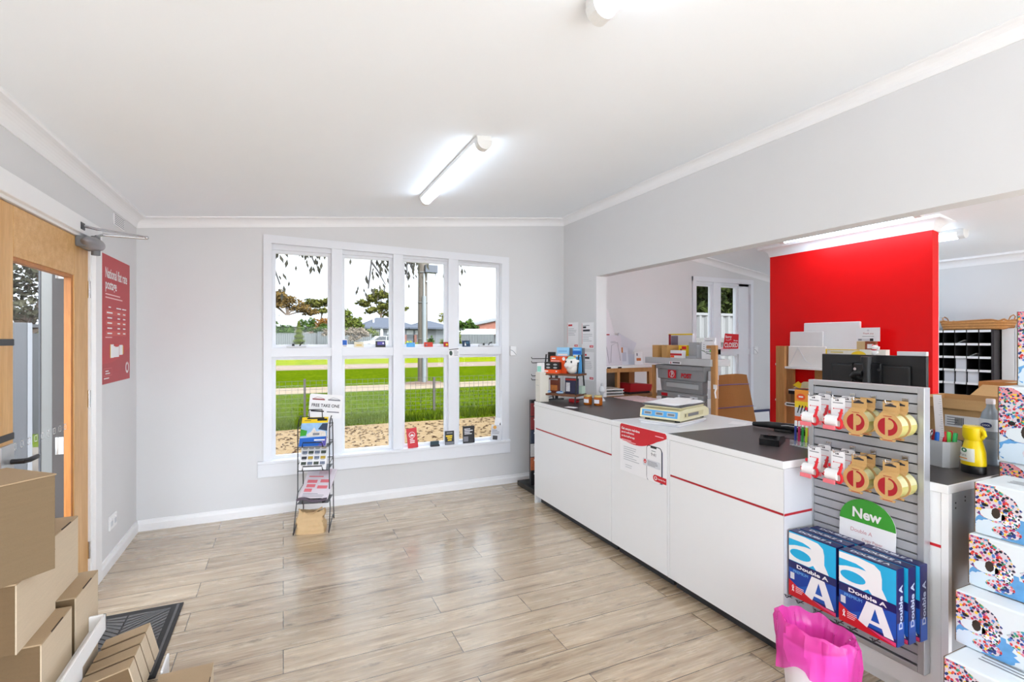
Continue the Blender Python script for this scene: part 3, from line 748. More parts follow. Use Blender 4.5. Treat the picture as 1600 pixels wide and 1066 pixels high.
# green price sign
t = thing('price_sign', 'white price sign with rounded green top behind the paper reams', 'sign', W(.028, -.02, .535), FX, rx=math.radians(-3))
pts = [(-.115, 0), (.115, 0), (.115, .165)] + [(.115 * math.cos(a), .165 + .105 * math.sin(a)) for a in [PI * k / 20 for k in range(1, 20)]] + [(-.115, .165)]
MB().prism(pts, 0, .002, PAPER).build('card', t)
mb = MB(); X = FR((0, -.0022, 0), (1, 0, 0), (0, 0, 1))
mb.poly([(-.115, .165), (.115, .165)] + [(.115 * math.cos(a), .165 + .105 * math.sin(a)) for a in [PI * k / 20 for k in range(1, 20)]], GREEN, X, .0003)
mb.text('New', .0, .205, WHITE, X, h=.045, bold=.03); HW = C((206, 150, 156), .7)
mb.text('Double A', -.02, .128, HW, X, h=.016); mb.text('Copy Paper', .025, .094, HW, X, h=.016); mb.text('A4', -.07, .062, HW, X, h=.018); mb.text('$ 8.00', .04, .056, HW, X, h=.02); mb.build('print', t)

# reams of copy paper
LB = C((24, 84, 176), .35)
def ream():
    t = thing('paper_ream', '', 'paper ream', group='reams of copy paper on the slatwall hooks')
    w, h, dp = .109, .297, .052
    mb = MB(); mb.box(-w, w, 0, dp, 0, h, NAVY, .003); mb.build('wrapper', t)
    mb = MB(); X = FR((0, -.0004, 0), (1, 0, 0), (0, 0, 1)); a = w - .001
    mb.poly([(-a, .16), (a, .16), (a, .294), (-a, .294)], CYAN, X, .0002)
    # the big round letter, cut by the panel edge on the left
    mb.poly([(-a, .288), (-.03, .29), (.03, .284), (.052, .268), (.058, .24), (.058, .2), (.078, .162), (.022, .162), (.008, .178), (-.012, .164), (-a, .164)], WHITE, X, .0005)
    mb.poly([(-a, .262), (-.04, .262), (-.012, .255), (.0, .247), (-.03, .247), (-.08, .238), (-a, .228)], CYAN, X, .0008)
    mb.poly([(-.105, .208)] + [(-.052 + .05 * math.cos(q), .202 + .022 * math.sin(q)) for q in [PI - 2 * PI * k / 20 for k in range(20)]], CYAN, X, .001)
    mb.poly([(-a, .03), (a, .03), (a, .13), (-a, .13)], LB, X, .0002)
    mb.poly([(-.05, .06), (.085, .13), (.0, .13), (-a, .105), (-a, .04)], C((14, 58, 150), .35), X, .0004)
    mb.poly([(-.036, .022), (.002, .132), (.058, .132), (.101, .022), (.066, .022), (.058, .046), (.012, .046), (.003, .022)], WHITE, X, .0007)
    mb.poly([(.018, .06), (.05, .06), (.033, .112)], LB, X, .001)
    mb.poly([(-a, .075)] + [(-a + 2 * a * k / 14, .075 - .07 * math.sin(PI / 2 * k / 14)) for k in range(1, 15)] + [(a, .001), (-a, .001)], RED, X, .0013)
    mb.poly([(.0, .028), (.05, .012), (a, .004), (a, .018), (.06, .02)], C((226, 70, 120), .3), X, .0016)
    mb.rect(0, .146, 2 * a, .033, NAVY, X, .0015); mb.text('Double A', .004, .145, WHITE, X, w=.145, h=.017, bold=.03, up=.0019); mb.text('PREMIUM', -.05, .119, C((120, 190, 240), .4), X, w=.07, up=.0019)
    mb.rect(-.09, .095, .02, .03, PAPERG, X, .0019); mb.tube([(-.091, -.002, .026), (-.083, -.002, .046), (-.087, -.002, .054), (-.091, -.002, .046), (-.083, -.002, .026)], .0016, WHITE, 5); mb.lines(-.074, .05, .042, 4, .0075, .0032, C((250, 200, 205), .5), X, .0018, seed=6)
    mb.build('front_print', t)
    mb = MB(); X = FR((w + .0003, dp / 2, 0), (0, 0, 1), (0, -1, 0)); X = FR((w + .0003, dp / 2, 0), (0, 0, 1), (0, -1, 0))
    mb.text('Double A', .15, 0, C((190, 200, 225), .4), X, w=.17, h=.024, bold=.03, up=.0006)
    mb.rect(.045, 0, .09, dp - .006, LB, X, .0003); mb.build('side_print', t)
    mb = MB(); X = FR((0, dp / 2, h + .0003), (1, 0, 0), (0, 1, 0)); mb.text('DOUBLE A', .0, 0, C((220, 224, 235), .4), X, w=.15, h=.02, bold=.04, up=.0006); mb.build('top_print', t)
    return t
r0 = ream(); used = 0
for sx, sn in ((-.103, 'left'), (.126, 'right')):
    for k, dn in enumerate(('front', 'middle', 'rear')):
        lab = 'blue and red copy paper ream, %s of the %s stack on the slatwall' % (dn, sn)
        p = W(sx + k * .009, -.184 + k * .0605, .324)
        if not used: place(r0, p, FX); r0['label'] = lab; used = 1
        else: dup(r0, p, FX, lab)
for i, lx in enumerate((-.2, -.145, -.06, .03, .085, .17)):
    hook('black display hook under the paper reams, %s from the left' % ('first second third fourth fifth sixth'.split()[i]), lx, .3205, .215, True)

# ------------------------------------------------------------ waste bin with pink liner
t = thing('waste_bin', 'white waste bin with pink plastic liner below the slatwall', 'waste bin', (1.875, 1.27, 0))
MB().lathe([(.0, .0), (.088, 0), (.094, .01), (.122, .35), (.119, .35), (.09, .015), (0, .012)], C((236, 232, 236), .35), 40).build('bucket', t)
LINER = mat_film('pink_liner', (246, 92, 190), .48, .18)
mb = MB(); n = 96; vs = []; rr_ = random.Random(3)
prof = [(.06, .05), (.085, .2), (.106, .34), (.121, .385), (.127, .398), (.132, .39), (.135, .36), (.136, .30), (.130, .24), (.132, .215)]
ph_ = [rr_.uniform(0, 6.28) for _ in range(9)]
for i, (r, z) in enumerate(prof):
    for k in range(n):
        a = 2 * PI * k / n
        o = .004 * math.sin(7 * a + ph_[0] + i * .8) + .004 * math.sin(13 * a + ph_[1] - i * .5) + .0035 * math.sin(25 * a + ph_[2] + i * 1.1) + rr_.uniform(-.0022, .0022)
        dz = (.024 * math.sin(2 * a + 1.) + .016 * math.sin(5 * a + ph_[3])) * (max(0, i - 6) / 3) + .006 * math.sin(9 * a + ph_[4]) * (i in (3, 4, 5))
        q = max(0, o) * (1.6 if i > 4 else 1)
        vs.append(((r + (q if i >= 4 else -abs(o))) * math.cos(a), (r + (q if i >= 4 else -abs(o))) * math.sin(a), z + dz - (.03 * math.cos(a + .43) if i > 2 else 0)))
fs = [(i * n + k, i * n + (k + 1) % n, (i + 1) * n + (k + 1) % n, (i + 1) * n + k) for i in range(len(prof) - 1) for k in range(n)]
mb.add(vs, fs, LINER, True); mb.build('liner', t, 'crinkled pink liner')
for i, (x, y, a, m, lab) in enumerate(((-.07, .07, .5, SKYB, 'pale blue scrap of paper inside the pink lined bin'), (.07, -.02, 1.1, BLUE, 'dark blue scrap of paper inside the pink lined bin'))):
    mb = MB(); mb.box(-.025, .025, -.006, .006, -.001, .001, m); solo(mb, 'paper_scrap', lab, 'scrap', (1.895 + x * .7, 1.275 + y * .7, .15), a, rx=.9)

# ------------------------------------------------------------ patterned gift cartons at the right edge
KW = C((226, 234, 238), .4, var=.01)
def carton(name, w, h, dp, scale):
    """white carton: front faces -Y; bright dotted bear portrait with round ears"""
    t = thing(name, '', 'box', group='white dotted-print cartons')
    MB().box(-w / 2, w / 2, 0, dp, 0, h, KW, .006).build('shell', t)
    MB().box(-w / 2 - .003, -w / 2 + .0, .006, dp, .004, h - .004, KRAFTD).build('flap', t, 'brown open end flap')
    CF = CONF; s = scale; X = FR((0, -.0004, 0), (1, 0, 0), (0, 0, 1)); mb = MB(); x0, x1 = -w / 2 + .003, w / 2 - .003
    cl_ = lambda P: [(min(max(x, x0), x1), min(max(y, .003), h - .004)) for x, y in P]
    def bl(cx, cy, rx, ry, m, up, n=40, j=.05, rot=0):
        r = random.Random(int(cx * 999 + cy * 77)); P = []
        for k in range(n):
            a = 2 * PI * k / n; q = 1 + r.uniform(-j, j); u, v = rx * q * math.cos(a), ry * q * math.sin(a)
            P.append((cx + u * math.cos(rot) - v * math.sin(rot), cy + u * math.sin(rot) + v * math.cos(rot)))
        mb.poly(cl_(P), m, X, up)
    bx = -w / 2
    bl(bx + .085 * s, .035 * s, .085 * s, .055 * s, C((96, 160, 214), .5, var=.3, vs=30), .0002, j=.12); bl(bx + .05 * s, .03 * s, .05 * s, .03 * s, C((214, 230, 242), .5), .0003, j=.1)
    bl(bx + .2 * s, .088 * s, .054 * s, .042 * s, CF, .0004, j=.09, rot=-.35)                # right ear
    bl(bx + .012 * s, .175 * s, .05 * s, .042 * s, CFR, .0005, j=.09)                         # left ear
    bl(bx + .05 * s, .118 * s, .085 * s, .058 * s, CF, .0007, j=.05, rot=-.35)                # head
    bl(bx + .052 * s, .082 * s, .036 * s, .02 * s, KW, .0010, j=.03); bl(bx + .102 * s, .075 * s, .026 * s, .03 * s, CF2, .0010, j=.04)
    bl(bx + .062 * s, .09 * s, .0125 * s, .019 * s, C((56, 44, 36), .5, var=.3, vs=120), .0013, j=.06); bl(bx + .03 * s, .112 * s, .008 * s, .006 * s, BLACK, .0013); bl(bx + .09 * s, .108 * s, .007 * s, .006 * s, BLACK, .0013); bl(bx + .092 * s, .03 * s, .04 * s, .02 * s, CF, .0012)
    mb.build('front_print', t)
    mb = MB(); X = FR((0, 0, h + .0003), (1, 0, 0), (0, 1, 0)); mb.lines(-w * .3, dp * .6, w * .5, 3, .02, .006, INKG, X, seed=5); mb.rect(w * .3, dp * .5, w * .22, dp * .3, C((120, 90, 80), .5), X); mb.disc(w * .3, dp * .5, .018, C((226, 190, 170), .5), X, .001)
    mb.build('top_print', t)
    return t
CONF = mat_confetti('dot_print', 115, (216, 206, 214), .55); CFR = mat_confetti('dot_print_warm', 120, (224, 150, 156), .52); CF2 = mat_confetti('dot_print_fine', 150, (235, 235, 240), .55)
PLAIN = thing('packing_carton', 'plain tall brown carton behind the dotted-print boxes', 'box', (2.66, .905, 0), FX)
MB().box(-.11, .18, 0, .26, 0, .698, TAND, .004).build('shell', PLAIN); MB().box(-.1, .17, .10, .12, .6975, .6995, C((196, 160, 116), .3)).build('tape', PLAIN)
k1 = carton('gift_carton', .29, .305, .24, 1.42)
place(k1, (2.65, .885, 1.007), FX); k1['label'] = 'big dotted-print carton topmost of the back stack, beside the bottle'
dup(k1, (2.66, .885, .7), FX, 'big dotted-print carton second from top of the back stack')
dup(k1, (2.70, .845, 1.3135), FX, 'dotted-print carton at the very top, only its edge in the photo')
k3 = carton('gift_carton', .29, .19, .22, 1.)
zz = [(2.335, .975 - .145, .785), (2.315, .985 - .145, .5935), (2.225, .985 - .145, .402), (2.09, .958 - .145, .2105), (2.10, .95 - .145, .0)]
labs = ['small dotted-print carton topmost of the front stack', 'small dotted-print carton second from top of the front stack', 'small dotted-print carton sticking out in the middle of the front stack', 'small dotted-print carton lowest in view at the bottom right corner', 'small dotted-print carton on the floor under the front stack']
for i, (p, l) in enumerate(zip(zz, labs)):
    if i == 0: place(k3, p, FX); k3['label'] = l
    else: dup(k3, p, FX + (.0 if i != 3 else -.0), l)
# ------------------------------------------------------------ brown mailing cartons by the door
def mailer(name, label, x0, x1, y0, y1, z0, z1, mat=KRAFT, rz=0., ry=0., slot=True, group='brown mailing cartons by the door', pivot=None):
    cx, cy = (x0 + x1) / 2, (y0 + y1) / 2
    t = thing(name, label, 'box', pivot or (cx, cy, z0), rz, group, ry=ry)
    ox, oy = (pivot[0], pivot[1]) if pivot else (cx, cy)
    a, b, c, e, h = x0 - ox, x1 - ox, y0 - oy, y1 - oy, z1 - z0
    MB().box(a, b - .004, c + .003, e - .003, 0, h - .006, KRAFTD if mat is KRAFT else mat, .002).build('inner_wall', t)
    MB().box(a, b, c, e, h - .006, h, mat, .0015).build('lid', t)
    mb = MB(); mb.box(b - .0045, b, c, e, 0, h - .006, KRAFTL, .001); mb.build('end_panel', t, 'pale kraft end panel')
    if slot:
        mb = MB(); mb.box(b - .0025, b + .0006, c + (e - c) * .3, c + (e - c) * .68, h - .004, h + .0006, C((70, 56, 42), .8)); mb.build('slot', t)
    return t
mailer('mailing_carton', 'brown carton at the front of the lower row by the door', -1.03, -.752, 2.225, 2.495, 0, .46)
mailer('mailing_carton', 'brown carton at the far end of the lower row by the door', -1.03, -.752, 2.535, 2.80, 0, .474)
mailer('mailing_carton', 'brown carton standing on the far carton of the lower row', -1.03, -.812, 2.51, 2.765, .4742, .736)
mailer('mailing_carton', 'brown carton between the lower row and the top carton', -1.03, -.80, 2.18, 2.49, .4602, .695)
al = math.radians(42)
t = thing('mailing_carton', 'large brown carton with shade in its colour turned askew on top of the pile', 'box', (-.73, 2.27, .6955), PI / 2 - al, 'brown mailing cartons by the door')
KA = mat_kraft('kraft_shade', (132, 112, 86))  # brown board with the shade on this carton put into its colour
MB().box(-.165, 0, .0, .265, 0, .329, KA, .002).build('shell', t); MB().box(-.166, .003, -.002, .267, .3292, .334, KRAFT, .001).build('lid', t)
# white tray standing along the cartons
t = thing('display_tray', 'white cardboard tray edge running beside the brown cartons', 'tray', (-.72, 2.38, 0))
mb = MB(); mb.box(-.03, -.012, -.26, .16, 0, .255, WHITE); mb.box(.02, .028, -.42, .30, .26, .325, WHITE, .001); mb.box(-.03, .028, .292, .30, .26, .325, WHITE, .001); mb.box(-.03, .026, -.42, .30, .255, .262, WHITE); mb.build('tray', t)
# four slim cartons leaning like books
for i, s in enumerate(('farthest', 'second farthest', 'second nearest', 'nearest')):
    y1 = 2.80 - i * .092
    t = mailer('slim_carton', '%s of the four slim brown cartons leaning on the white tray' % s, -.69, -.52, y1 - .074, y1, 0, .145, ry=math.radians(-14), slot=False, group='slim cartons leaning on the tray', pivot=(-.69, y1 - .039, .0122))
mailer('flat_carton', 'flat brown carton on the floor at the bottom edge of the photo', -.47, -.275, 2.19, 2.515, 0, .10)
mb = MB(); mb.box(-.47, -.462, 2.53, 2.66, 0, .105, WHITE); solo(mb, 'white_card', 'white card strip standing on the floor beside the slim cartons', 'card')
# door mat
t = thing('door_mat', 'charcoal door mat with chevron ribs in front of the door', 'mat', (-.76, 3.02, 0))
MB().box(-.245, .245, -.35, .35, 0, .008, CHAR, .003).build('mat_base', t)
mb = MB(); MR = C((96, 94, 94), .9, var=.2, vs=60)
for i in range(-14, 14):
    for s in (-1, 1):
        a, b = (0.004, .19) if s > 0 else (-.19, -.004)
        pts = []
        for x in (a, b): pts.append((x, i * .038 + abs(x) * .9))
        P = [(x, max(-.3, min(.3, y)), .008) for x, y in pts] + [(x, max(-.3, min(.3, y + .027)), .008) for x, y in pts[::-1]]
        if abs(P[0][1] - P[3][1]) > .004 or abs(P[1][1] - P[2][1]) > .004:
            v = P + [(p[0], p[1], .0115) for p in P]; mb.add(v, [(4, 5, 6, 7), (0, 1, 5, 4), (1, 2, 6, 5), (2, 3, 7, 6), (3, 0, 4, 7)], MR)
for x in (-.222, .222): mb.box(x - .006, x + .006, -.33, .33, .008, .011, MR)
mb.build('ribs', t)

# ------------------------------------------------------------ wire brochure rack under the window
rk = thing('brochure_rack', 'black wire brochure rack standing under the front window', 'rack', (.235, 4.31, 0), math.radians(-14))
mb = MB(); r = .0042
for s in (-1, 1):
    x = .118 * s
    mb.tube([(x * 1.08, -.16, .012), (x * 1.1, -.155, .006), (x * 1.1, -.02, .006), (x * 1.1, .125, .006)] if 0 else [(x * 1.1, -.165, .02), (x * 1.1, -.16, .006), (x * 1.08, -.09, .18), (x, -.07, .30), (x, -.07, .80), (x, -.03, .86), (x, .03, .885)], r, BLACK, 8)
    mb.tube([(x * 1.1, -.165, .006), (x * 1.1, -.06, .055), (x * 1.05, .06, .07), (x * 1.05, .115, .02), (x, .125, .12), (x, .115, .45), (x, .085, .80), (x, .03, .885)], r, BLACK, 8)
for z, y in ((.30, -.07), (.52, -.07), (.66, -.07), (.80, -.07)): mb.tube([(-.118, y, z), (-.118, .11, z + .012), (.118, .11, z + .012), (.118, y, z)], r * .8, BLACK, 6)
mb.build('frame', rk)
for z in (.225, .48, .665):
    mb = MB(); mb.tube([(-.085, -.065, z + .005), (-.075, -.115, z + .0), (-.07, -.122, z + .035), (.07, -.122, z + .035), (.075, -.115, z), (.085, -.065, z + .005)], r, BLACK, 8); mb.box(-.116, .116, -.105, .1, z - .006, z - .002, STEELD); mb.build('pocket', rk)
mb = MB(); mb.tube([(-.05, .02, .865), (-.05, .0, .94), (.05, .0, .94), (.05, .02, .865)], r, BLACK, 8); mb.box(-.065, .065, .015, .025, .862, .874, BLACK); mb.build('sign_clip', rk)
ax = math.radians(-14)
def RK(x, y, z): c, s = math.cos(ax), math.sin(ax); return (.235 + c * x - s * y, 4.31 + s * x + c * y, z)
t = thing('rack_sign', 'white free take one sign on top of the brochure rack', 'sign', RK(.065, .03, .868), ax, ry=math.radians(5))
MB().prism(rr(-.128, .128, 0, .19, .014), 0, .003, PAPER).build('board', t)
mb = MB(); X = FR((0, -.0032, 0), (1, 0, 0), (0, 0, 1)); mb.text('FREE TAKE ONE', 0, .1, INK, X, w=.215, h=.026, bold=.02)
MAR = C((150, 70, 70), .6)
for x, m in ((-.058, MAR), (.062, INKG)): mb.rect(x, .148, .095, .011, m, X); mb.tube([(x - .035 + .0, -.0036, .156), (x - .01, -.0036, .166), (x + .012, -.0036, .163), (x + .04, -.0036, .155)], .0014, m, 5)
mb.rect(-.06, .052, .1, .011, INK, X); mb.rect(.06, .05, .095, .009, INKG, X); mb.build('print', t)
# brochures, newspapers and a paper bag in the rack
def brochure(name, label, cat, loc, w, h, th, tilt, draw, mat=PAPER):
    t = thing(name, label, cat, loc, ax, rx=-math.radians(tilt)); MB().box(-w / 2, w / 2, 0, th, 0, h, mat, .001).build('pages', t)
    mb = MB(); draw(mb, FR((0, -.0004, 0), (1, 0, 0), (0, 0, 1))); mb.build('cover_print', t); return t
def cov1(mb, X):
    mb.rect(0, .22, .2, .05, YEL, X, .0003); mb.rect(.055, .222, .075, .018, BLACK, X); mb.rect(-.055, .216, .05, .006, C((150, 120, 20), .5), X)
    mb.rect(0, .135, .2, .12, C((150, 190, 226), .5, var=.3, vs=20), X, .0003); mb.poly([(-.1, .085), (-.055, .09), (-.05, .13), (-.1, .145)], GREEN, X, .0005); mb.poly([(-.05, .08), (.095, .08), (.09, .12), (.05, .13), (.02, .12), (.0, .16), (-.02, .12), (-.05, .1)], C((222, 214, 206), .6, var=.3, vs=60), X, .0006); mb.poly([(.03, .14), (.1, .125), (.1, .19), (.06, .19)], C((50, 66, 90), .6), X, .0006); mb.rect(.02, .1, .05, .02, INKG, X, .0008)
    mb.poly([(-.1, .0), (.1, .0), (.1, .078), (-.1, .07)], BLUE, X, .0007); mb.poly([(.04, .0), (.1, .0), (.1, .078)], PURPLE, X, .0009); mb.rect(.05, .05, .08, .012, WHITE, X, .0011); mb.rect(.05, .032, .05, .005, WHITE, X, .0011)
brochure('directory', 'thick yellow and blue directory in the top pocket of the rack', 'directory', RK(-.005, -.105, .668), .2, .245, .035, 32, cov1)
def cov2(mb, X):
    mb.rect(-.01, .235, .03, .02, C((190, 120, 50), .5), X); mb.lines(.015, .24, .07, 2, .012, .005, INKG, X)
    q = random.Random(5)
    for i in range(4):
        for j in range(4):
            m = [C((70, 80, 70), .6, var=.5, vs=90), C((120, 130, 150), .6, var=.5, vs=90), C((60, 60, 66), .6, var=.5, vs=90), C((190, 160, 60), .6, var=.5, vs=90)][q.randrange(4)]
            mb.rect(-.07 + j * .047, .19 - i * .045, .038, .024, m, X); mb.rect(-.07 + j * .047, .172 - i * .045, .03, .003, INKG, X)
brochure('property_magazine', 'white property magazine with rows of small photos in the rack', 'magazine', RK(-.005, -.105, .483), .2, .262, .022, 34, cov2)
def cov3(mb, X):
    PKR = C((226, 120, 130), .7)
    mb.rect(.03, .24, .1, .05, C((214, 190, 200), .7, var=.2, vs=40), X); mb.lines(-.09, .195, .18, 1, .02, .01, PKR, X)
    for i, (x, y, ww) in enumerate(((-.05, .15, .08), (.05, .155, .07), (-.05, .11, .07), (.045, .10, .08), (-.06, .07, .06))): mb.rect(x, y, ww, .028, PKR, X)
    mb.lines(-.09, .04, .18, 3, .012, .004, INKG, X)
t = brochure('newspaper', 'folded pink-printed newspaper in the lowest pocket of the rack', 'newspaper', RK(.0, -.11, .262), .23, .27, .012, 48, cov3, C((222, 212, 220), .8))
t.rotation_euler[2] -= .22
mb = MB(); pr = [(-.115 + .23 * k / 20, -.012 + .010 * math.sin(PI * k / 20 * 2.4)) for k in range(21)]
for dz in (0, -.016): mb.tube([(x, -.004 - .01 * (dz < 0), y + dz) for x, y in pr], .008, C((96, 84, 96), .8), 8)
mb.build('folded_edge', t)
# crumpled paper bag
t = thing('paper_bag', 'crumpled tan paper bag on the floor under the brochure rack', 'bag', RK(-.015, -.085, .0), ax)
n, m_ = 28, 12; vs = []; q = random.Random(4)
for i in range(m_ + 1):
    f = i / m_; z = .0 + .165 * f
    for k in range(n):
        a = 2 * PI * k / n; e = .35
        x = .108 * (1 - .12 * f) * abs(math.cos(a)) ** e * (1 if math.cos(a) > 0 else -1); y = (.07 * (1 - .9 * f ** 1.5) + .004) * abs(math.sin(a)) ** e * (1 if math.sin(a) > 0 else -1)
        j = .006 * (1 if 0 < i else 0)
        vs.append((x + q.uniform(-j, j) + .012 * f * math.sin(9 * f), y + q.uniform(-j, j), z + q.uniform(-j, j) * .7 + .012 * f * math.cos(a * 2)))
fs = [(i * n + k, i * n + (k + 1) % n, (i + 1) * n + (k + 1) % n, (i + 1) * n + k) for i in range(m_) for k in range(n)] + [tuple(range(n))[::-1], tuple(m_ * n + k for k in range(n))]
MB().add(vs, fs, C((200, 168, 124), .6, var=.1, vs=30), True).build('bag_body', t)
mb = MB(); mb.tube([(-.05, .0, .155), (-.02, -.035, .15), (.02, -.04, .15), (.05, -.02, .165), (.085, -.01, .185)], .006, C((180, 150, 110), .7), 8); mb.build('twisted_top', t)

# ------------------------------------------------------------ small things on the window
def card_on(name, label, cat, x, z, w, h, m, deco=None, tilt=10, y=YN - .004, rz=0, stand=True, group=None):
    t = thing(name, label, cat, (x, y, z), rz, group); T = Matrix.Rotation(-math.radians(tilt), 4, 'X')
    mb = MB(); mb.box(-w / 2, w / 2, -.002, .0, 0, h, m, X=T); mb.build('card', t)
    if stand:
        mb = MB(); mb.box(-w / 2 + .004, w / 2 - .004, 0, .0 + h * .42, 0, .002, PAPER); mb.build('foot', t)
    if deco: mb = MB(); mb.X = T; deco(mb, FR((0, -.0022, 0), (1, 0, 0), (0, 0, 1))); mb.build('print', t)
    return t
g = 'little cards along the window crossbar'; zt = 1.4325
TR_ = YN + .0
card_on('small_card', 'small blue and white card on the left of the window crossbar', 'card', .51, zt, .05, .075, WHITE, lambda mb, X: (mb.rect(0, .044, .038, .046, BLUE, X), mb.rect(0, .012, .03, .006, INKG, X)), group=g)
card_on('small_card', 'small cream card on the window crossbar next to the blue one', 'card', .635, zt, .085, .05, C((236, 226, 200), .6), lambda mb, X: mb.rect(0, .02, .05, .014, C((226, 196, 120), .6), X), group=g)
card_on('small_card', 'purple card with black base on the window crossbar', 'card', .83, zt, .092, .058, BLACK, lambda mb, X: (mb.rect(.004, .036, .066, .03, PURPLE, X), mb.disc(.025, .036, .008, WHITE, X, .001)), group=g)
card_on('small_card', 'sky blue card on the window crossbar beside the third pane', 'card', 1.115, zt, .082, .042, SKYB, lambda mb, X: mb.rect(0, .018, .05, .006, C((120, 200, 250), .5), X), group=g)
card_on('small_card', 'red and orange card on the window crossbar by the pole', 'card', 1.29, zt, .086, .046, C((214, 66, 50), .5), lambda mb, X: mb.disc(-.02, .018, .009, INKG, X), group=g)
card_on('small_card', 'dark red card with yellow patch on the window crossbar', 'card', 1.485, zt, .085, .048, C((176, 34, 46), .5), lambda mb, X: (mb.rect(-.01, .022, .02, .02, YEL, X), mb.rect(.01, .02, .02, .012, ORANGE, X)), group=g)
card_on('small_card', 'navy card with pale figure on the right of the window crossbar', 'card', 1.68, zt, .084, .062, C((36, 62, 92), .5), lambda mb, X: (mb.poly([(-.02, .01), (.0, .01), (-.012, .05)], WHITE, X), mb.rect(.012, .04, .03, .02, C((60, 110, 140), .5), X)), group=g)
t = thing('sticker', 'white notice taped where the window bars cross', 'notice', (1.545, YN - .016, 1.372), 0, ry=math.radians(-5))
MB().box(-.058, .058, -.001, 0, -.045, .045, PAPER).build('sheet', t); mb = MB(); X = FR((0, -.0012, 0), (1, 0, 0), (0, 0, 1)); mb.rect(0, .036, .1, .007, INK, X); mb.disc(-.032, .0, .016, C((60, 80, 70), .6), X, .0005, ry=.024); mb.lines(.0, .02, .05, 5, .012, .004, INKG, X); mb.build('print', t)
zs = .4625; ys = YN - .02
t = card_on('leaflet', 'red and white leaflet leaning on the sill by the third pane', 'leaflet', 1.135, zs, .1, .19, RED, lambda mb, X: (mb.disc(0, .125, .03, WHITE, X), mb.disc(0, .125, .025, RED, X, .001), mb.poly([(-.02, .12), (.0, .135), (.02, .12), (.012, .112), (-.012, .112)], WHITE, X, .0014), mb.lines(-.025, .085, .05, 3, .016, .008, WHITE, X)), y=ys, tilt=4)
t.rotation_euler.y = math.radians(-5)
t = thing('card_holder', 'small dark business card holder on the window sill', 'card holder', (1.345, ys, zs)); mb = MB(); mb.box(-.045, .045, -.03, .0, 0, .016, DARK, .002); mb.build('tray', t); MB().box(-.042, .042, -.012, .0, .012, .05, C((40, 66, 76), .5)).build('cards', t)
card_on('leaflet', 'black and yellow leaflet on the window sill', 'leaflet', 1.50, zs, .095, .135, DARK, lambda mb, X: (mb.rect(0, .115, .06, .008, GREY, X), mb.rect(-.005, .085, .066, .014, YEL, X), mb.rect(0, .066, .05, .012, YEL, X), mb.rect(.0, .045, .04, .014, YEL, X), mb.rect(0, .015, .085, .026, INKG, X)), y=ys, tilt=4)
t = card_on('leaflet_holder', 'black leaflet holder with white printed leaflet on the sill', 'leaflet', 1.70, zs, .125, .17, BLACK, lambda mb, X: (mb.lines(-.045, .14, .09, 4, .016, .008, PAPER, X, seed=8), mb.rect(-.03, .04, .05, .05, INKG, X), mb.rect(.03, .02, .05, .024, DARK, X)), y=ys, tilt=4)
t = thing('leaflet_stand', 'pale leaflet standing folded at the right end of the sill', 'leaflet', (1.99, YN - .03, zs), rz=-.25)
mb = MB(); T = Matrix.Rotation(-.14, 4, 'X') @ Matrix.Rotation(.1, 4, 'Y'); mb.box(-.055, .055, -.002, 0, 0, .16, PAPERG, X=T); mb.box(-.02, .07, .03, .033, .06, .235, PAPER, X=T); mb.build('sheets', t)
mb = MB(); mb.X = T; X = FR((0, -.0023, 0), (1, 0, 0), (0, 0, 1)); mb.rect(-.01, .03, .05, .04, DARK, X); mb.disc(-.02, .135, .018, C((220, 160, 60), .5), X); mb.lines(-.045, .105, .08, 3, .015, .006, INKG, X); X2 = FR((0, .0295, 0), (1, 0, 0), (0, 0, 1)); mb.disc(.045, .17, .012, BLACK, X2, .0005, ry=.02); mb.build('print', t)

# ------------------------------------------------------------ things on the counter, window end
ZC = .9357
ra = math.radians(-59)
def TRK(x, y, z): c, s = math.cos(ra), math.sin(ra); return (2.33 + c * x - s * y, 3.96 + s * x + c * y, z)
t = thing('counter_rack', 'two-tier rustic wood and black wire rack on the counter end', 'rack', (2.33, 3.96, ZC), ra)
for z in (.062, .245): MB().box(-.18, .18, -.105, .105, z, z + .016, RUST, .002).build('shelf', t)
for s in (-1, 1):
    mb = MB(); x = .168 * s; mb.tube([(x, -.105, .0), (x, -.028, .43), (x, .028, .43), (x, .105, 0)], .007, BLACK, 8); mb.tube([(x, -.1, .03), (x, .1, .03)], .004, BLACK, 6); mb.tube([(x, -.055, .245), (x, .055, .245)], .004, BLACK, 6); mb.build('side_frame', t)
z1 = ZC + .2615; z0 = ZC + .0785
def bx(name, label, cat, x, y, z, w, dp, h, m, deco=None, rz=0, b=.002, group=None, part='carton'):
    t = thing(name, label, cat, TRK(x, y, z), ra + rz, group); MB().box(-w / 2, w / 2, -dp / 2, dp / 2, 0, h, m, b).build(part, t)
    if deco: mb = MB(); deco(mb, FR((0, -dp / 2 - .0004, 0), (1, 0, 0), (0, 0, 1))); mb.build('print', t)
    return t
bx('orange_box', 'long orange box lying flat on the top shelf of the rack', 'box', -.075, -.075, z1, .155, .05, .036, ORANGE, lambda mb, X: (mb.rect(-.05, .02, .04, .01, WHITE, X), mb.rect(.055, .02, .014, .012, WHITE, X)))
bx('black_box', 'black box with grey buttons on the orange box of the rack', 'box', -.07, -.075, z1 + .0362, .15, .05, .066, BLACK, lambda mb, X: [mb.disc(x, y, .02, GREY, X, ry=.008) for x in (-.035, .038) for y in (.044, .016)])
bx('orange_box', 'upright orange box with white badge behind the black box', 'box', -.03, -.022, z1, .17, .045, .155, ORANGE, lambda mb, X: (mb.rect(-.05, .135, .04, .012, WHITE, X), mb.disc(.055, .132, .016, WHITE, X), mb.rect(-.03, .112, .09, .005, WHITE, X)))
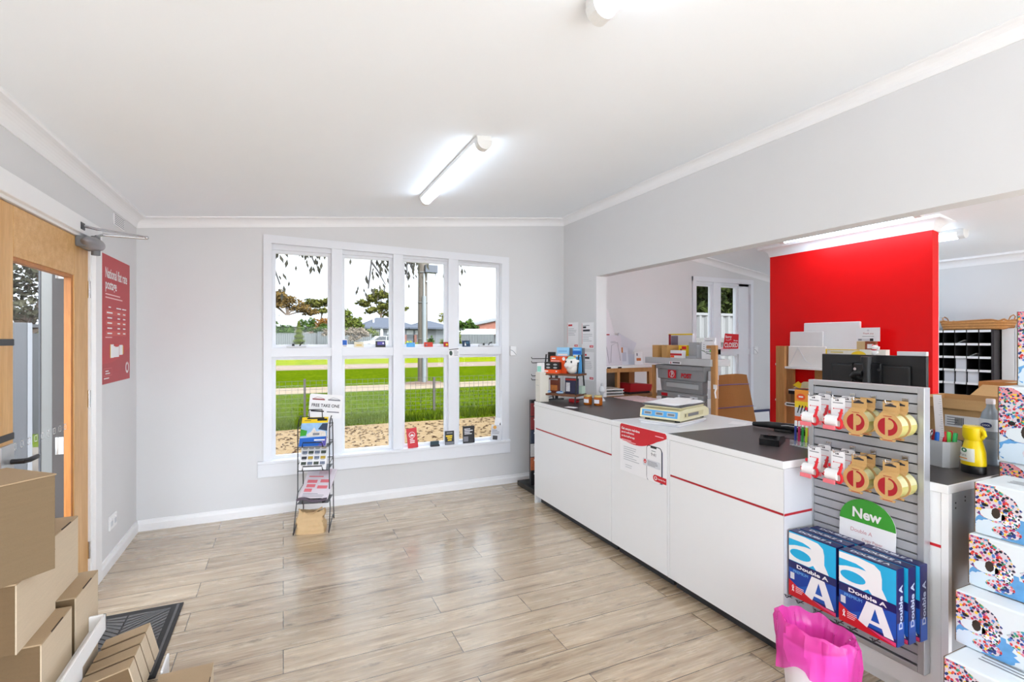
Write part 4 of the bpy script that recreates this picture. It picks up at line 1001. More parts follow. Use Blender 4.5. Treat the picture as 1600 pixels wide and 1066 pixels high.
bx('card_pack', 'pale blue card pack at the back of the top shelf', 'card pack', -.02, .028, z1, .125, .02, .235, BLUEL, lambda mb, X: (mb.rect(0, .2, .09, .01, C((110, 170, 220), .5), X), mb.rect(.0, .168, .1, .016, WHITE, X)))
bx('card_pack', 'bright blue card pack at the back right of the top shelf', 'card pack', .125, .028, z1, .085, .018, .235, SKYB, lambda mb, X: (mb.rect(0, .215, .06, .01, BLUEL, X), mb.rect(.0, .16, .07, .016, WHITE, X), mb.rect(0, .19, .084, .03, BLUE, X, .0003)))
bx('display_backboard', 'grey backboard behind the blue card packs on the rack', 'board', .085, .056, z1, .20, .012, .23, GREYD)
bx('black_case', 'flat black case at the back left of the top shelf', 'case', -.14, .028, z1, .075, .02, .19, BLACK)
# soft toy on the top shelf
t = thing('plush_toy', 'white plush toy animal with mint forehead on the top shelf', 'soft toy', TRK(.105, -.04, z1), ra - .15)
FUR = C((236, 234, 230), .95, var=.08, vs=50, sheen=.0) if 0 else C((236, 234, 230), .95, var=.08, vs=50); MINT = C((170, 216, 196), .95, var=.1, vs=40)
mb = MB(); mb.ell((0, .0, .05), (.058, .036, .05), FUR); mb.ell((0, -.008, .1), (.062, .042, .052), FUR); mb.ell((-.01, -.034, .075), (.044, .034, .034), FUR); mb.build('body', t)
mb = MB(); mb.ell((.0, -.006, .128), (.045, .036, .03), MINT); mb.build('forehead', t, 'mint green forehead')
for s in (-1, 1):
    MB().ell((.03 * s - .004, -.0435, .108), (.008, .006, .011), BLACK, 12, 8).build('eye', t); mb = MB(); mb.ell((.062 * s, 0, .115), (.02, .01, .012), FUR, 12, 8); mb.build('ear', t); mb = MB(); mb.ell((.03 * s, -.0, .152), (.014, .01, .012), C((196, 160, 90), .8), 10, 8); mb.build('horn', t)
mb = MB(); mb.tube([(-.035, -.064, .066), (-.012, -.0685, .06), (.012, -.066, .066)], .002, C((190, 120, 120), .8), 6); mb.build('mouth', t)
# packs on the lower shelf
bx('picture_pack', 'red and brown picture pack at the left of the lower rack shelf', 'pack', -.095, .0, z0, .11, .02, .135, C((120, 60, 44), .6, var=.4, vs=25), lambda mb, X: (mb.rect(-.045, .065, .012, .11, PAPER, X), mb.rect(.0, .045, .07, .05, C((196, 120, 60), .6, var=.3, vs=40), X, .0004), mb.rect(0, .122, .08, .01, GREY, X)))
bx('picture_pack', 'navy picture pack at the right of the lower rack shelf', 'pack', .085, .0, z0, .13, .02, .14, C((46, 48, 78), .6, var=.3, vs=25), lambda mb, X: (mb.rect(.0, .128, .12, .014, C((200, 60, 50), .6), X), mb.rect(-.035, .06, .04, .08, C((214, 214, 220), .6, var=.3, vs=60), X, .0004)))
for x, l in ((-.13, 'left'), (.0, 'right')):
    t = thing('trinket', 'small pale blue trinket lying on the lower rack shelf, %s one' % l, 'trinket', TRK(x, -.07, z0), ra + .4, 'blue trinkets on the rack'); mb = MB(); mb.ell((0, 0, .012), (.036, .022, .012), C((170, 200, 228), .5)); mb.build('body', t); MB().ell((0.01, -.008, .021), (.014, .01, .006), C((70, 130, 200), .5), 10, 6).build('dot', t)
bx('green_pack', 'pale green and white packet to the right of the lower shelf', 'packet', .15, .055, z0, .05, .07, .07, C((190, 214, 200), .5))
bx('red_packet', 'red packet on the counter under the rack', 'packet', .09, .03, ZC, .08, .05, .03, RED)
mb = MB(); mb.box(-.045, .045, -.045, .045, 0, .27, C((222, 218, 206), .7), .002); t = thing('file_block', 'cream upright file block at the counter end', 'file', (2.162, 4.062, ZC), FX); mb.build('block', t); mb = MB(); mb.lines(-.03, .2, .06, 2, .05, .003, GREY, FR((0, -.0455, 0), (1, 0, 0), (0, 0, 1))); mb.build('rule_lines', t)
mb = MB(); mb.box(-.03, .03, -.04, .04, 0, .085, WHITE, .003); t = thing('tissue_pack', 'white and mint packet lying on the cream file block', 'packet', (2.165, 4.062, ZC + .2703), FX + .3); mb.build('pack', t); mb = MB(); mb.rect(0, .03, .05, .05, C((150, 214, 196), .5), FR((0, -.0404, 0), (1, 0, 0), (0, 0, 1))); mb.build('print', t)
# slip of paper, jars
mb = MB(); mb.box(-.05, .05, -.03, .03, 0, .001, PAPER); solo(mb, 'paper_slip', 'small white slip of paper on the counter in front of the rack', 'paper', (2.19, 3.60, ZC), -1.2)
t = thing('jam_jar', 'left amber jam jar with gold lid beside the toy rack', 'jar', (2.425, 3.705, ZC), FX + .45, 'jam jars')
AMB = C((186, 98, 22), .2, var=.15, vs=30, coat=.0) if 0 else C((186, 98, 22), .18, var=.15, vs=30)
MB().lathe([(0, 0), (.034, 0), (.037, .004), (.037, .062), (.033, .068), (0, .069)], AMB, 24).build('glass_body', t); MB().lathe([(0, .069), (.034, .069), (.036, .071), (.036, .083), (.034, .0855), (0, .086)], C((196, 176, 116), .3, metal=.6), 24).build('lid', t)
vs = [(.0378 * math.sin(-.7 + 1.4 * k / 8), -.0378 * math.cos(-.7 + 1.4 * k / 8), z) for z in (.018, .05) for k in range(9)]; MB().add(vs, [(k, k + 1, k + 10, k + 9) for k in range(8)], PAPER, True).build('label', t)
dup(t, (2.478, 3.625, ZC), FX + .5, 'right amber jam jar with gold lid, farther from the rack')
t = thing('clear_figurine', 'small clear ornament standing on the counter behind the jars', 'ornament', (2.68, 3.86, ZC)); MB().lathe([(0, 0), (.03, 0), (.03, .01), (.012, .03), (.016, .07), (.03, .09), (.026, .12), (.01, .14), (0, .142)], C((214, 216, 220), .1, spec=.8), 16).build('body', t); MB().ell((0, 0, .15), (.014, .014, .016), C((214, 216, 220), .1, spec=.8), 12, 8).build('knob', t)

# brochure spinner behind the counter end
t = thing('brochure_spinner', 'black stand of magazines half hidden behind the counter end', 'stand', (2.44, 4.48, 0))
MB().box(-.24, .24, -.2, .2, 0, .05, BLACK, .006).build('base', t); MB().box(-.19, .19, -.02, .02, .05, .90, DARK, .002).build('panel', t); MB().box(.1, .125, -.012, .012, .05, 1.34, BLACK, .002).build('pole', t)
mb = MB()
for z in (1.31, 1.27, 1.14, 1.10):
    mb.tube([(.11, 0, z), (-.2, -.06, z + .004), (-.21, -.065, z + .02)], .004, BLACK, 6)
mb.build('prongs', t)
q = random.Random(9)
for i in range(6):
    for sd in (0, 1):
        m = [C((60, 70, 90), .5, var=.5, vs=50), C((214, 214, 214), .5, var=.2, vs=50), C((196, 110, 70), .5, var=.4, vs=50), C((40, 40, 44), .5), C((150, 60, 60), .5, var=.3, vs=50)][q.randrange(5)]
        mb = MB(); mb.box(-.1, .1, -.014, .0, 0, .125, m, .001); mb.rect(0, .1, .14, .014, PAPER, FR((0, -.0144, 0), (1, 0, 0), (0, 0, 1)))
        if sd == 0: tag(place(mb.build('magazine'), (2.335, 4.44, .07 + i * .135), -.06), 'magazine on the half hidden black stand, %s' % ('lowest one', 'second from bottom', 'third from bottom', 'fourth from bottom', 'second from top', 'topmost one')[i], 'magazine', 'magazines on the stand behind the counter')

# ------------------------------------------------------------ weighing scale on loose paper
sa = math.radians(-70.7)
def SC(x, y, z): c, s = math.cos(sa), math.sin(sa); return (2.467 + c * x - s * y, 2.684 + s * x + c * y, z)
q = random.Random(2)
t = thing('paper_pile', 'pile of white paper under the weighing scale', 'paper', SC(0, -.02, .9356), sa)
for i in range(4): mb = MB(); mb.box(-.14, .14, -.2, .19, .006 * i, .006 * i + .0055, PAPER if i % 2 else PAPERG, X=Matrix.Rotation(q.uniform(-.06, .06), 4, 'Z')); mb.build('sheets', t)
mb = MB(); mb.box(-.06, .06, -.05, .05, 0, .001, PAPER); solo(mb, 'paper_slip', 'white slip poking out behind the weighing scale', 'paper', (2.80, 2.44, .937), .5)
t = thing('weighing_scale', 'cream retail weighing scale with blue display on the counter', 'scale', SC(0, 0, .960), sa)
mb = MB(); mb.prism([(-.21, .018), (-.2, .075), (-.12, .085), (.15, .085), (.21, .062), (.215, .025), (.2, .015), (-.19, .012)], -.145, .145, CREAM, FR((0, 0, 0), (0, 1, 0), (0, 0, 1))); mb.build('body', t)
mb = MB(); X = FR((0, -.2125, 0), (1, 0, 0), (0, .175, .985)); mb.rect(0, .05, .262, .042, SKYB, X, .002)
for x in (-.085, .0, .085): mb.rect(x, .05, .06, .024, C((176, 190, 196), .3), X, .003); mb.rect(x, .05, .045, .012, GREYD, X, .0035)
mb.build('display', t)
mb = MB(); X = FR((.1455, 0, 0), (0, 1, 0), (0, 0, 1)); mb.poly([(-.15, .03), (.12, .03), (.13, .06), (-.15, .06)], CREAMD, X, .0008); mb.rect(-.02, .045, .15, .02, GREYD, X, .0012); mb.rect(-.13, .045, .012, .02, BLACK, X, .0012); mb.build('side_plate', t)
for x in (-.11, .11):
    for y in (-.17, .17): mb = MB(); mb.cone((x, y, 0), (x, y, .018), .018, .015, BLACK, 14); mb.build('foot', t)
MB().box(-.13, .13, -.17, .17, .085, .097, CREAM, .002).build('platter_support', t); MB().box(-.14, .14, -.185, .185, .097, .108, C((90, 92, 96), .35), .003).build('platter', t)
t = thing('document_pile', 'loose white papers lying on the weighing scale', 'paper', SC(0, 0, 1.0685), sa)
for i in range(3): mb = MB(); mb.box(-.125, .125, -.17, .165, .003 * i, .003 * i + .0028, PAPER, X=Matrix.Rotation(.1 * i - .12, 4, 'Z')); mb.build('sheets', t)
mb = MB(); mb.box(-.06, .06, .05, .30, .0095, .0103, PAPER, X=Matrix.Rotation(.25, 4, 'Z') @ Matrix.Rotation(-.03, 4, 'X')); mb.build('top_sheet', t)

# ------------------------------------------------------------ card terminal and scanner
t = thing('card_terminal', 'black card payment terminal lying on the dark counter', 'card terminal', (2.44, 1.90, ZC), math.radians(-62))
mb = MB(); mb.prism([(-.095, 0), (.095, 0), (.1, .018), (.06, .034), (-.06, .05), (-.1, .034)], -.048, .048, BLACK, FR((0, 0, 0), (0, 1, 0), (0, 0, 1))); mb.build('case', t)
mb = MB(); X = FR((0, -.02, .0425), (1, 0, 0), (0, .99, -.14)); mb.rect(0, -.035, .065, .05, C((70, 80, 88), .15), X, .002); 
for i in range(4):
    for j in range(3): mb.rect(-.022 + j * .022, .012 + i * .014, .016, .009, GREYD if i < 3 else [REDD, YEL, GREEN][j], X, .003)
mb.build('keypad', t); mb = MB(); mb.tube([(0, .1, .012), (.03, .16, .006), (.12, .18, .005), (.16, .06, .005), (.22, .02, .005)], .003, BLACK, 6); mb.build('cord', t)
mb = MB(); mb.box(-.07, .07, -.012, .0, 0, .012, BLACK, .003); solo(mb, 'pen', 'black pen lying behind the card terminal', 'pen', (2.56, 2.0, ZC), .9)
t = thing('barcode_scanner', 'long black scanner arm lying at the back of the counter', 'scanner', (2.80, 2.10, ZC), math.radians(-75))
mb = MB(); mb.tube([(-.2, .03, .02), (-.1, .01, .03), (.05, .0, .032), (.13, -.02, .024)], [.014, .02, .024, .016], BLACK, 10); mb.build('arm', t); mb = MB(); mb.box(.1, .2, -.06, .02, 0, .03, BLACK, .006); mb.box(-.05, .05, -.03, .03, 0, .016, BLACK, .004); mb.build('base', t); mb = MB(); mb.tube([(.14, -.03, .03), (.12, -.06, .045), (.05, -.07, .05), (.0, -.04, .04)], .004, CHROME, 6); mb.build('clip', t)

# pens in a clear holder, hanging packs on a little stand
t = thing('pen_stand', 'clear pen stand on the counter beside the slatwall', 'pen stand', (2.50, 1.745, ZC), FX)
CLR = mat_film('clear_plastic', (214, 220, 224), .25, .1)
mb = MB(); mb.box(-.075, .055, -.028, .03, 0, .004, GREYL, .001); mb.box(-.075, .055, -.028, -.026, .004, .03, CLR); mb.box(-.075, .055, .028, .03, .004, .05, CLR); mb.build('tray', t)
for i, (m, nm) in enumerate(((C((40, 60, 150), .4), 'blue'), (C((196, 30, 90), .4), 'crimson'), (C((30, 150, 60), .4), 'green'), (C((190, 220, 50), .4), 'lime'), (C((240, 200, 40), .4), 'yellow'), (C((230, 110, 40), .4), 'orange'))):
    t = thing('marker_pen', '%s marker pen standing in the clear pen stand' % nm, 'pen', (2.495, 1.745 + .062 - i * .0205, ZC + .0042), FX, 'marker pens in the clear stand', rx=-.05)
    mb = MB(); mb.cone((0, 0, 0), (0, 0, .1), .0058, .0058, m, 12); mb.build('barrel', t); mb = MB(); mb.cone((0, 0, .1), (0, 0, .128), .0066, .006, WHITE, 12); mb.box(.0055, .008, -.002, .002, .1, .126, WHITE); mb.build('cap', t)
t = thing('merchandise_stand', 'slim wire stand holding orange packs beside the slatwall', 'stand', (2.68, 1.83, ZC), FX)
mb = MB(); mb.box(-.06, .06, -.05, .05, 0, .006, STEELD, .002); mb.tube([(-.0, .03, .006), (0, .03, .285)], .005, STEELD, 8); mb.build('post', t)
mb = MB(); mb.tube([(-.06, -.03, .28), (.1, -.03, .28)], .0022, STEELD, 6); mb.tube([(0, .03, .284), (0, -.03, .28)], .003, STEELD, 6); mb.build('prong', t)
t = thing('hanging_pack', 'orange and yellow hanging pack of pen tips beside the slatwall', 'pack', (2.645, 1.865, 1.045), FX)
mb = MB(); mb.prism([(-.05, 0), (.05, 0), (.05, .175), (-.05, .175)], 0, .004, C((238, 150, 50), .4)); mb.build('pouch', t); mb = MB(); X = FR((0, -.0042, 0), (1, 0, 0), (0, 0, 1)); mb.disc(-.012, .135, .026, ORANGE, X, ry=.018); mb.rect(-.012, .136, .026, .008, WHITE, X, .001); mb.rect(0, .085, .098, .05, YEL, X, .0003); mb.rect(0, .05, .098, .05, PAPERG, X, .0005)
for i in range(4): mb.poly([(-.035 + i * .018, .045), (-.03 + i * .018, .043), (-.015 + i * .018, .085), (-.022 + i * .018, .09)], INK, X, .0012)
mb.rect(.0, .012, .098, .024, ORANGE, X, .0008); mb.build('print', t)
t = thing('plastic_ring', 'bright green plastic ring hanging beside the slatwall', 'ring', (2.62, 1.775, 1.19), FX)
mb = MB(); mb.tube([(.022 * math.cos(2 * PI * k / 24), 0, .022 * math.sin(2 * PI * k / 24)) for k in range(24)], .007, GREENL, 8, closed=True); mb.build('ring', t)
for i in range(3):
    t = thing('craft_knife', 'orange craft knife hanging beside the slatwall, %s of three' % ('left', 'middle', 'right')[i], 'knife', (2.60, 1.80 - i * .028, .975), FX, 'orange craft knives beside the slatwall')
    mb = MB(); mb.box(-.008, .008, -.006, .006, 0, .09, C((232, 96, 30), .4), .003); mb.build('handle', t); mb = MB(); mb.box(-.009, .009, -.007, .007, .06, .115, BLACK, .003); mb.build('grip', t)
# ------------------------------------------------------------ end worktop: monitor, pen cup, freshener, bottle, carton
t = thing('monitor', 'black computer monitor seen from behind above the slatwall', 'monitor', (2.90, 1.665, ZC), FX)
mb = MB(); mb.box(-.265, .265, .0, .022, .16, .483, BLACK, .004); mb.box(-.2, .2, -.018, .0, .21, .43, BLACK, .008); mb.build('housing', t)
mb = MB(); mb.cone((0.03, -.075, .012), (0.03, -.075, .47), .02, .02, BLACK, 18); mb.cone((.03, -.075, .44), (.03, -.075, .475), .027, .027, BLACK, 18); mb.box(-.07, .12, -.15, .0, 0, .014, BLACK, .005); mb.tube([(-.01, -.03, .345), (-.035, -.06, .355), (-.04, -.085, .37), (-.02, -.1, .385), (.015, -.095, .385)], .014, BLACK, 10); mb.build('stand', t)
mb = MB(); mb.box(-.075, .075, -.026, -.018, .31, .44, C((30, 30, 33), .3), .01)
for x in (-.06, .06): mb.cone((x, -.0255, .405), (x, -.029, .405), .008, .008, CHROME, 12)
mb.build('mount_plate', t)
mb = MB(); mb.box(.135, .265, -.004, .02, .4835, .505, GREYL, .002); mb.build('webcam_bar', t, 'pale bar on the top edge')
t = thing('cat_figurine', 'tiny white lucky cat figurine on top of the monitor', 'ornament', (2.885, 1.63, ZC + .4755 + .008), FX)
mb = MB(); mb.ell((0, 0, .016), (.018, .013, .017), WHITE, 14, 8); mb.ell((0.002, 0, .04), (.017, .013, .014), WHITE, 14, 8); mb.build('body', t)
for s in (-1, 1): mb = MB(); mb.ell((.01 * s, 0, .052), (.005, .004, .006), PINK, 8, 6); mb.build('ear', t)
mb = MB(); mb.tube([(.014, -.004, .022), (.024, -.008, .034), (.024, -.008, .046)], .005, WHITE, 8); mb.build('arm', t); MB().ell((0, -.003, .028), (.015, .012, .004), RED, 12, 6).build('collar', t)

t = thing('pen_cup', 'grey plastic cup crammed with markers on the end worktop', 'pen cup', (2.70, 1.238, ZC), FX - .2)
oc = [(.05 * (1 if abs(c) > .5 else c), 0) for c in ()]
mb = MB()
def octo(s, z, c=.018): return [(s - c, -s, z), (s, -s + c, z), (s, s - c, z), (s - c, s, z), (-s + c, s, z), (-s, s - c, z), (-s, -s + c, z), (-s + c, -s, z)]
vs = octo(.044, 0) + octo(.052, .115) + octo(.049, .115) + octo(.042, .006); fs = [tuple(range(8))[::-1], tuple(range(24, 32))]
for r_ in range(3): fs += [(r_ * 8 + k, r_ * 8 + (k + 1) % 8, r_ * 8 + 8 + (k + 1) % 8, r_ * 8 + 8 + k) for k in range(8)]
mb.add(vs, fs, C((192, 194, 196), .45)); mb.build('cup', t)
CU = lambda x, y, z: (2.70 + x, 1.238 + y, ZC + z)
for i, (x, y, a, b, m, nm) in enumerate(((-.03, .02, .12, -.1, BLUE, 'blue'), (-.02, -.005, .02, .12, RED, 'red'), (.0, .03, -.1, .05, C((190, 50, 60), .4), 'dark red'), (.012, -.012, .06, -.1, GREENL, 'light green'), (.02, .012, -.05, -.14, C((40, 160, 150), .4), 'teal'), (-.008, -.032, .1, .02, C((60, 190, 110), .4), 'green'), (.032, -.02, -.1, .1, C((220, 60, 50), .4), 'scarlet'), (.03, .032, .02, .0, C((30, 80, 150), .4), 'navy'))):
    t = thing('marker_pen', '%s capped marker in the grey pen cup' % nm, 'marker', CU(x, y, .0065), 0, 'markers in the grey cup', rx=a, ry=b)
    MB().cone((0, 0, 0), (0, 0, .10), .007, .007, WHITE, 12).build('barrel', t); MB().lathe([(.0085, .1), (.0085, .14), (.007, .148), (0, .149)], m, 12).build('cap', t)
t = thing('ruler', 'long clear ruler standing in the grey pen cup', 'ruler', CU(-.012, .0, .0075), FX, rx=.0, ry=-.06)
MB().box(-.016, .016, -.0012, .0012, 0, .31, C((222, 216, 216), .25, var=.03)).build('blade', t); mb = MB()
for k in range(28): mb.rect(.011 if k % 5 else .008, .02 + k * .01, .008 if k % 5 else .013, .0012, INKG, FR((0, -.0014, 0), (1, 0, 0), (0, 0, 1)))
mb.build('marks', t)
t = thing('scissors', 'chrome scissors handle poking from the grey pen cup', 'scissors', CU(-.03, .045, .03), 0, rx=.1); mb = MB(); mb.tube([(0, 0, 0), (0, 0, .1)], .004, CHROME, 8); mb.tube([(.01 * math.cos(2 * PI * k / 14), 0, .115 + .014 * math.sin(2 * PI * k / 14)) for k in range(14)], .0032, CHROME, 6, closed=True); mb.build('blades', t)
t = thing('air_freshener', 'yellow air freshener spray with black base on the end worktop', 'air freshener', (2.675, 1.12, ZC), FX - .5)
MB().lathe([(0, 0), (.044, 0), (.046, .004), (.046, .03), (.044, .034), (0, .034)], BLACK, 28, sy=.85).build('base', t)
YW = C((240, 208, 10), .3)
mb = MB(); mb.lathe([(.0, .034), (.0455, .034), (.0465, .04), (.044, .09), (.034, .13), (.03, .14), (0, .14)], YW, 28, sy=.85); mb.build('bottle', t)
mb = MB(); mb.lathe([(0, .14), (.034, .14), (.04, .155), (.04, .19), (.032, .198), (0, .198)], YW, 28, sy=.85); mb.box(-.046, -.005, -.01, .01, .178, .197, YW, .005); mb.tube([(.03, 0, .19), (.05, 0, .182), (.056, 0, .165), (.044, 0, .155)], .007, YW, 8); mb.build('nozzle', t)
vs = []
for r, z in ((.0473, .05), (.0463, .075), (.0455, .092), (.0432, .105)): vs += [(r * math.sin(-.9 + 1.8 * k / 10), -.86 * r * math.cos(-.9 + 1.8 * k / 10), z) for k in range(11)]
MB().add(vs, [(j * 11 + k, j * 11 + k + 1, j * 11 + k + 12, j * 11 + k + 11) for j in range(3) for k in range(10)], C((240, 240, 230), .35), True).build('label', t)
mb = MB(); X = FR((0, -.0412, 0), (1, 0, 0), (0, 0, 1)); mb.disc(.006, .097, .014, C((30, 120, 60), .4), X, .0015, ry=.009); mb.disc(.006, .097, .006, WHITE, X, .002, ry=.004); mb.text('Pure', 0, .077, GREYD, X, h=.012, up=.001); mb.rect(0, .062, .04, .004, C((230, 150, 40), .4), X, .001); mb.build('label_print', t)
t = thing('water_bottle', 'clear plastic water bottle on the end worktop by the cartons', 'bottle', (2.905, 1.155, ZC), FX)
PET = mat_film('bottle_plastic', (170, 180, 190), .6, .06)
MB().lathe([(0, .0), (.03, 0), (.037, .008), (.037, .03), (.034, .04), (.037, .05), (.037, .11), (.034, .118), (.037, .126), (.037, .2), (.03, .235), (.016, .258), (.0145, .275), (0, .275)], PET, 28).build('bottle_body', t)
MB().lathe([(0, .275), (.0165, .275), (.0165, .296), (.015, .298), (0, .298)], C((226, 214, 216), .4), 20).build('cap', t); MB().lathe([(.0375, .155), (.0378, .156), (.0378, .208), (.0375, .209)], C((216, 222, 230), .4), 28).build('label', t, 'pale label with navy oval')
mb = MB(); X = FR((0, -.0382, 0), (1, 0, 0), (0, 0, 1)); mb.disc(0, .182, .02, C((40, 50, 100), .4), X, .001, ry=.012); mb.text('COOL', 0, .182, WHITE, X, w=.03, up=.0016, bold=.02); mb.build('label_print', t)
t = thing('open_carton', 'open tan cardboard carton with white address label behind the end worktop', 'box', (3.22, 1.375, ZC), FX)
mb = MB(); mb.box(-.19, .19, -.10, -.096, 0, .262, TAN); mb.box(-.19, .19, .196, .2, 0, .262, TAN); mb.box(-.19, -.186, -.096, .196, 0, .262, TAN); mb.box(.186, .19, -.096, .196, 0, .262, TAN); mb.box(-.186, .186, -.096, .196, 0, .004, TAN); mb.build('walls', t)
mb = MB(); T = Matrix.Translation((.05, .198, .262)) @ Matrix.Rotation(-1.2, 4, 'X'); mb.box(-.12, .14, -.003, .0, 0, .14, TAN, X=T); mb.build('flap', t); mb = MB(); T = Matrix.Translation((0, -.1, .262)) @ Matrix.Rotation(2.9, 4, 'X'); mb.box(-.19, .19, 0, .003, 0, .05, TAN, X=T); mb.build('flap', t)
mb = MB(); X = FR((0, -.1005, 0), (1, 0, 0), (0, 0, 1)); mb.rect(.03, .15, .16, .06, PAPER, X, .0008); mb.lines(-.04, .168, .05, 4, .012, .004, INKG, X, .0014)
for k in range(9): mb.rect(-.005 + k * .0042, .15, .002 if k % 2 else .003, .04, INK, X, .0014)
mb.rect(.085, .135, .02, .016, INKG, X, .0014); mb.build('address_label', t)
t = thing('tape_gun', 'flat dark tape cutter lying in front of the open carton', 'tape cutter', (3.03, 1.33, ZC), FX); mb = MB(); mb.prism([(-.15, 0), (.15, 0), (.15, .03), (.06, .06), (-.15, .07)], -.05, .045, DARK); mb.build('body', t)

# ------------------------------------------------------------ shelf unit with post crate (faces the counter)
UX, UY = 3.50, 3.80
def U(x, y, z): return (UX + y, UY - x, z)
t = thing('sorting_unit', 'timber sorting unit with grey shelf in front of the back-room window', 'shelving', (UX, UY, 0), FX)
for x, y in ((-.35, .04), (.455, .04), (-.35, .22)): MB().box(x - .035 + (0.017 if x < 0 else 0.008), x + .035 - (0.017 if x < 0 else 0.006), y - .018, y + .012, 0, 1.24 if x < 0 else 1.452, PINE, .002).build('post', t)
MB().box(-.45, .45, .0, .24, 1.258, 1.322, C((196, 198, 200), .4), .003).build('shelf', t); MB().box(-.33, .42, .0, .24, .60, .62, PINEX).build('lower_shelf', t); MB().box(.37, .42, .03, .05, 1.42, 1.45, PINEX).build('cross_rail', t);
mb = MB(); X = FR((0, -.0005, 0), (1, 0, 0), (0, 0, 1)); mb.rect(.0, 1.275, .16, .028, PAPER, X); mb.rect(.015, 1.277, .1, .012, INK, X, .0012); mb.rect(-.06, 1.275, .012, .02, RED, X, .0012); mb.build('shelf_label', t)
def crate(label, z):
    t = thing('post_crate', label, 'crate', U(.02, .03, z), FX, 'grey post crates')
    CG = C((150, 152, 154), .45, var=.03)
    mb = MB(); vs = []; w0, w1, d0_, d1, h = .275, .315, .14, .165, .265
    def rg(w, d, z): return [(-w, .165 - d, z), (w, .165 - d, z), (w, .0 + .6 * d, z), (-w, .0 + .6 * d, z)]
    L_ = [rg(w0, d0_, 0), rg(w0 + .012, d0_ + .008, .12), rg(w1 - .008, d1 - .006, .125), rg(w1, d1, h), rg(w1 - .01, d1 - .01, h), rg(w0 - .008, d0_ - .008, .01)]
    vs = [p for r in L_ for p in r]; fs = [(3, 2, 1, 0), (20, 21, 22, 23)]
    for r in range(5): fs += [(r * 4 + k, r * 4 + (k + 1) % 4, r * 4 + 4 + (k + 1) % 4, r * 4 + 4 + k) for k in range(4)]
    mb.add(vs, fs, CG); mb.build('shell', t)
    mb = MB(); mb.box(-.325, .325, -.012, .0, .225, .262, CG, .003); mb.box(-.2, .2, -.0, .03, .10, .108, CG); mb.build('rim', t)
    mb = MB(); X = FR((0, .0005, 0), (1, 0, 0), (0, 0, 1)); mb.rect(-.095, .175, .115, .082, RED, X, .004); mb.disc(-.095, .175, .034, C((214, 214, 216), .4), X, .005); post_logo(mb, -.095, .175, .027, RED, X, .006); mb.text('POST', .10, .168, C((196, 16, 34), .5), X, h=.046, up=.004, bold=.05); mb.build('logo', t)
    mb = MB(); X = FR((0, .012, 0), (1, 0, 0), (0, 0, 1)); mb.rect(.03, .068, .43, .045, C((188, 190, 192), .15), X, .004); mb.build('card_window', t)
    return t
crate('grey post crate with red logo under the grey shelf', .985)
c_ = thing('post_crate', 'lower grey post crate, only its rim showing behind the scale', 'crate', U(.02, .03, .705), FX, 'grey post crates')
mb = MB(); mb.box(-.28, .28, .02, .10, 0, .22, C((150, 152, 154), .45, var=.03), .01); mb.build('shell', c_); mb = MB(); mb.box(-.315, .315, -.005, .11, .22, .275, C((150, 152, 154), .45, var=.03), .006); X = FR((0, -.0055, 0), (1, 0, 0), (0, 0, 1)); mb.rect(-.2, .245, .09, .03, RED, X); mb.rect(.12, .245, .26, .025, PAPERG, X); mb.lines(.02, .25, .2, 2, .01, .006, INK, X, .001); mb.build('rim', c_)
def S(x, y): return U(x, y, 1.3225)
t = thing('magazine_file', 'wooden magazine file on the grey shelf', 'file', S(-.2, .115), FX); mb = MB(); mb.box(-.14, -.06, -.11, .085, 0, .125, C((206, 160, 96), .6, var=.1), .002); mb.box(.0, .08, -.11, .085, 0, .125, C((206, 160, 96), .6, var=.1), .002); mb.box(-.06, .0, -.02, .085, 0, .12, C((100, 72, 44), .7)); mb.build('file_box', t)
t = thing('document_folder', 'yellow-edged folder of papers standing behind the wooden file', 'folder', S(-.15, .205), FX)
mb = MB(); mb.box(-.17, .17, 0, .03, 0, .24, PAPERG, .001); mb.rect(0, .235, .34, .014, YEL, FR((0, -.0006, 0), (1, 0, 0), (0, 0, 1))); mb.box(-.16, -.135, -.008, -.001, .05, .235, C((150, 40, 50), .5)); mb.rect(-.08, .12, .1, .2, C((120, 110, 130), .5, var=.2), FR((0, -.0006, 0), (1, 0, 0), (0, 0, 1)), .001); mb.build('papers', t)
t = thing('label_box', 'yellow and red label box on the grey shelf', 'box', S(-.005, .10), FX); mb = MB(); mb.box(-.055, .055, 0, .06, 0, .125, YEL, .002); X = FR((0, -.0005, 0), (1, 0, 0), (0, 0, 1)); mb.rect(.02, .1, .06, .03, RED, X); mb.rect(-.02, .08, .03, .02, C((170, 60, 40), .5), X); mb.build('carton', t)
t = thing('label_box', 'red and white label box at the front of the grey shelf', 'box', S(-.01, .02), FX); mb = MB(); mb.box(-.08, .08, 0, .05, 0, .075, PAPER, .002); X = FR((0, -.0005, 0), (1, 0, 0), (0, 0, 1)); mb.rect(0, .035, .158, .02, RED, X); mb.rect(-.05, .014, .05, .02, ORANGE, X); mb.build('carton', t)
t = thing('desk_holder', 'grey plastic leaflet holder on the grey shelf', 'holder', S(.135, .12), FX); mb = MB(); mb.box(-.08, .06, 0, .03, 0, .155, C((172, 174, 178), .4), .003, X=Matrix.Rotation(.0, 4, 'Z')); mb.box(.062, .068, -.04, .06, 0, .13, C((172, 174, 178), .4)); mb.box(-.08, .06, -.04, .0, 0, .02, C((172, 174, 178), .4)); mb.build('holder_body', t)
q = random.Random(8)
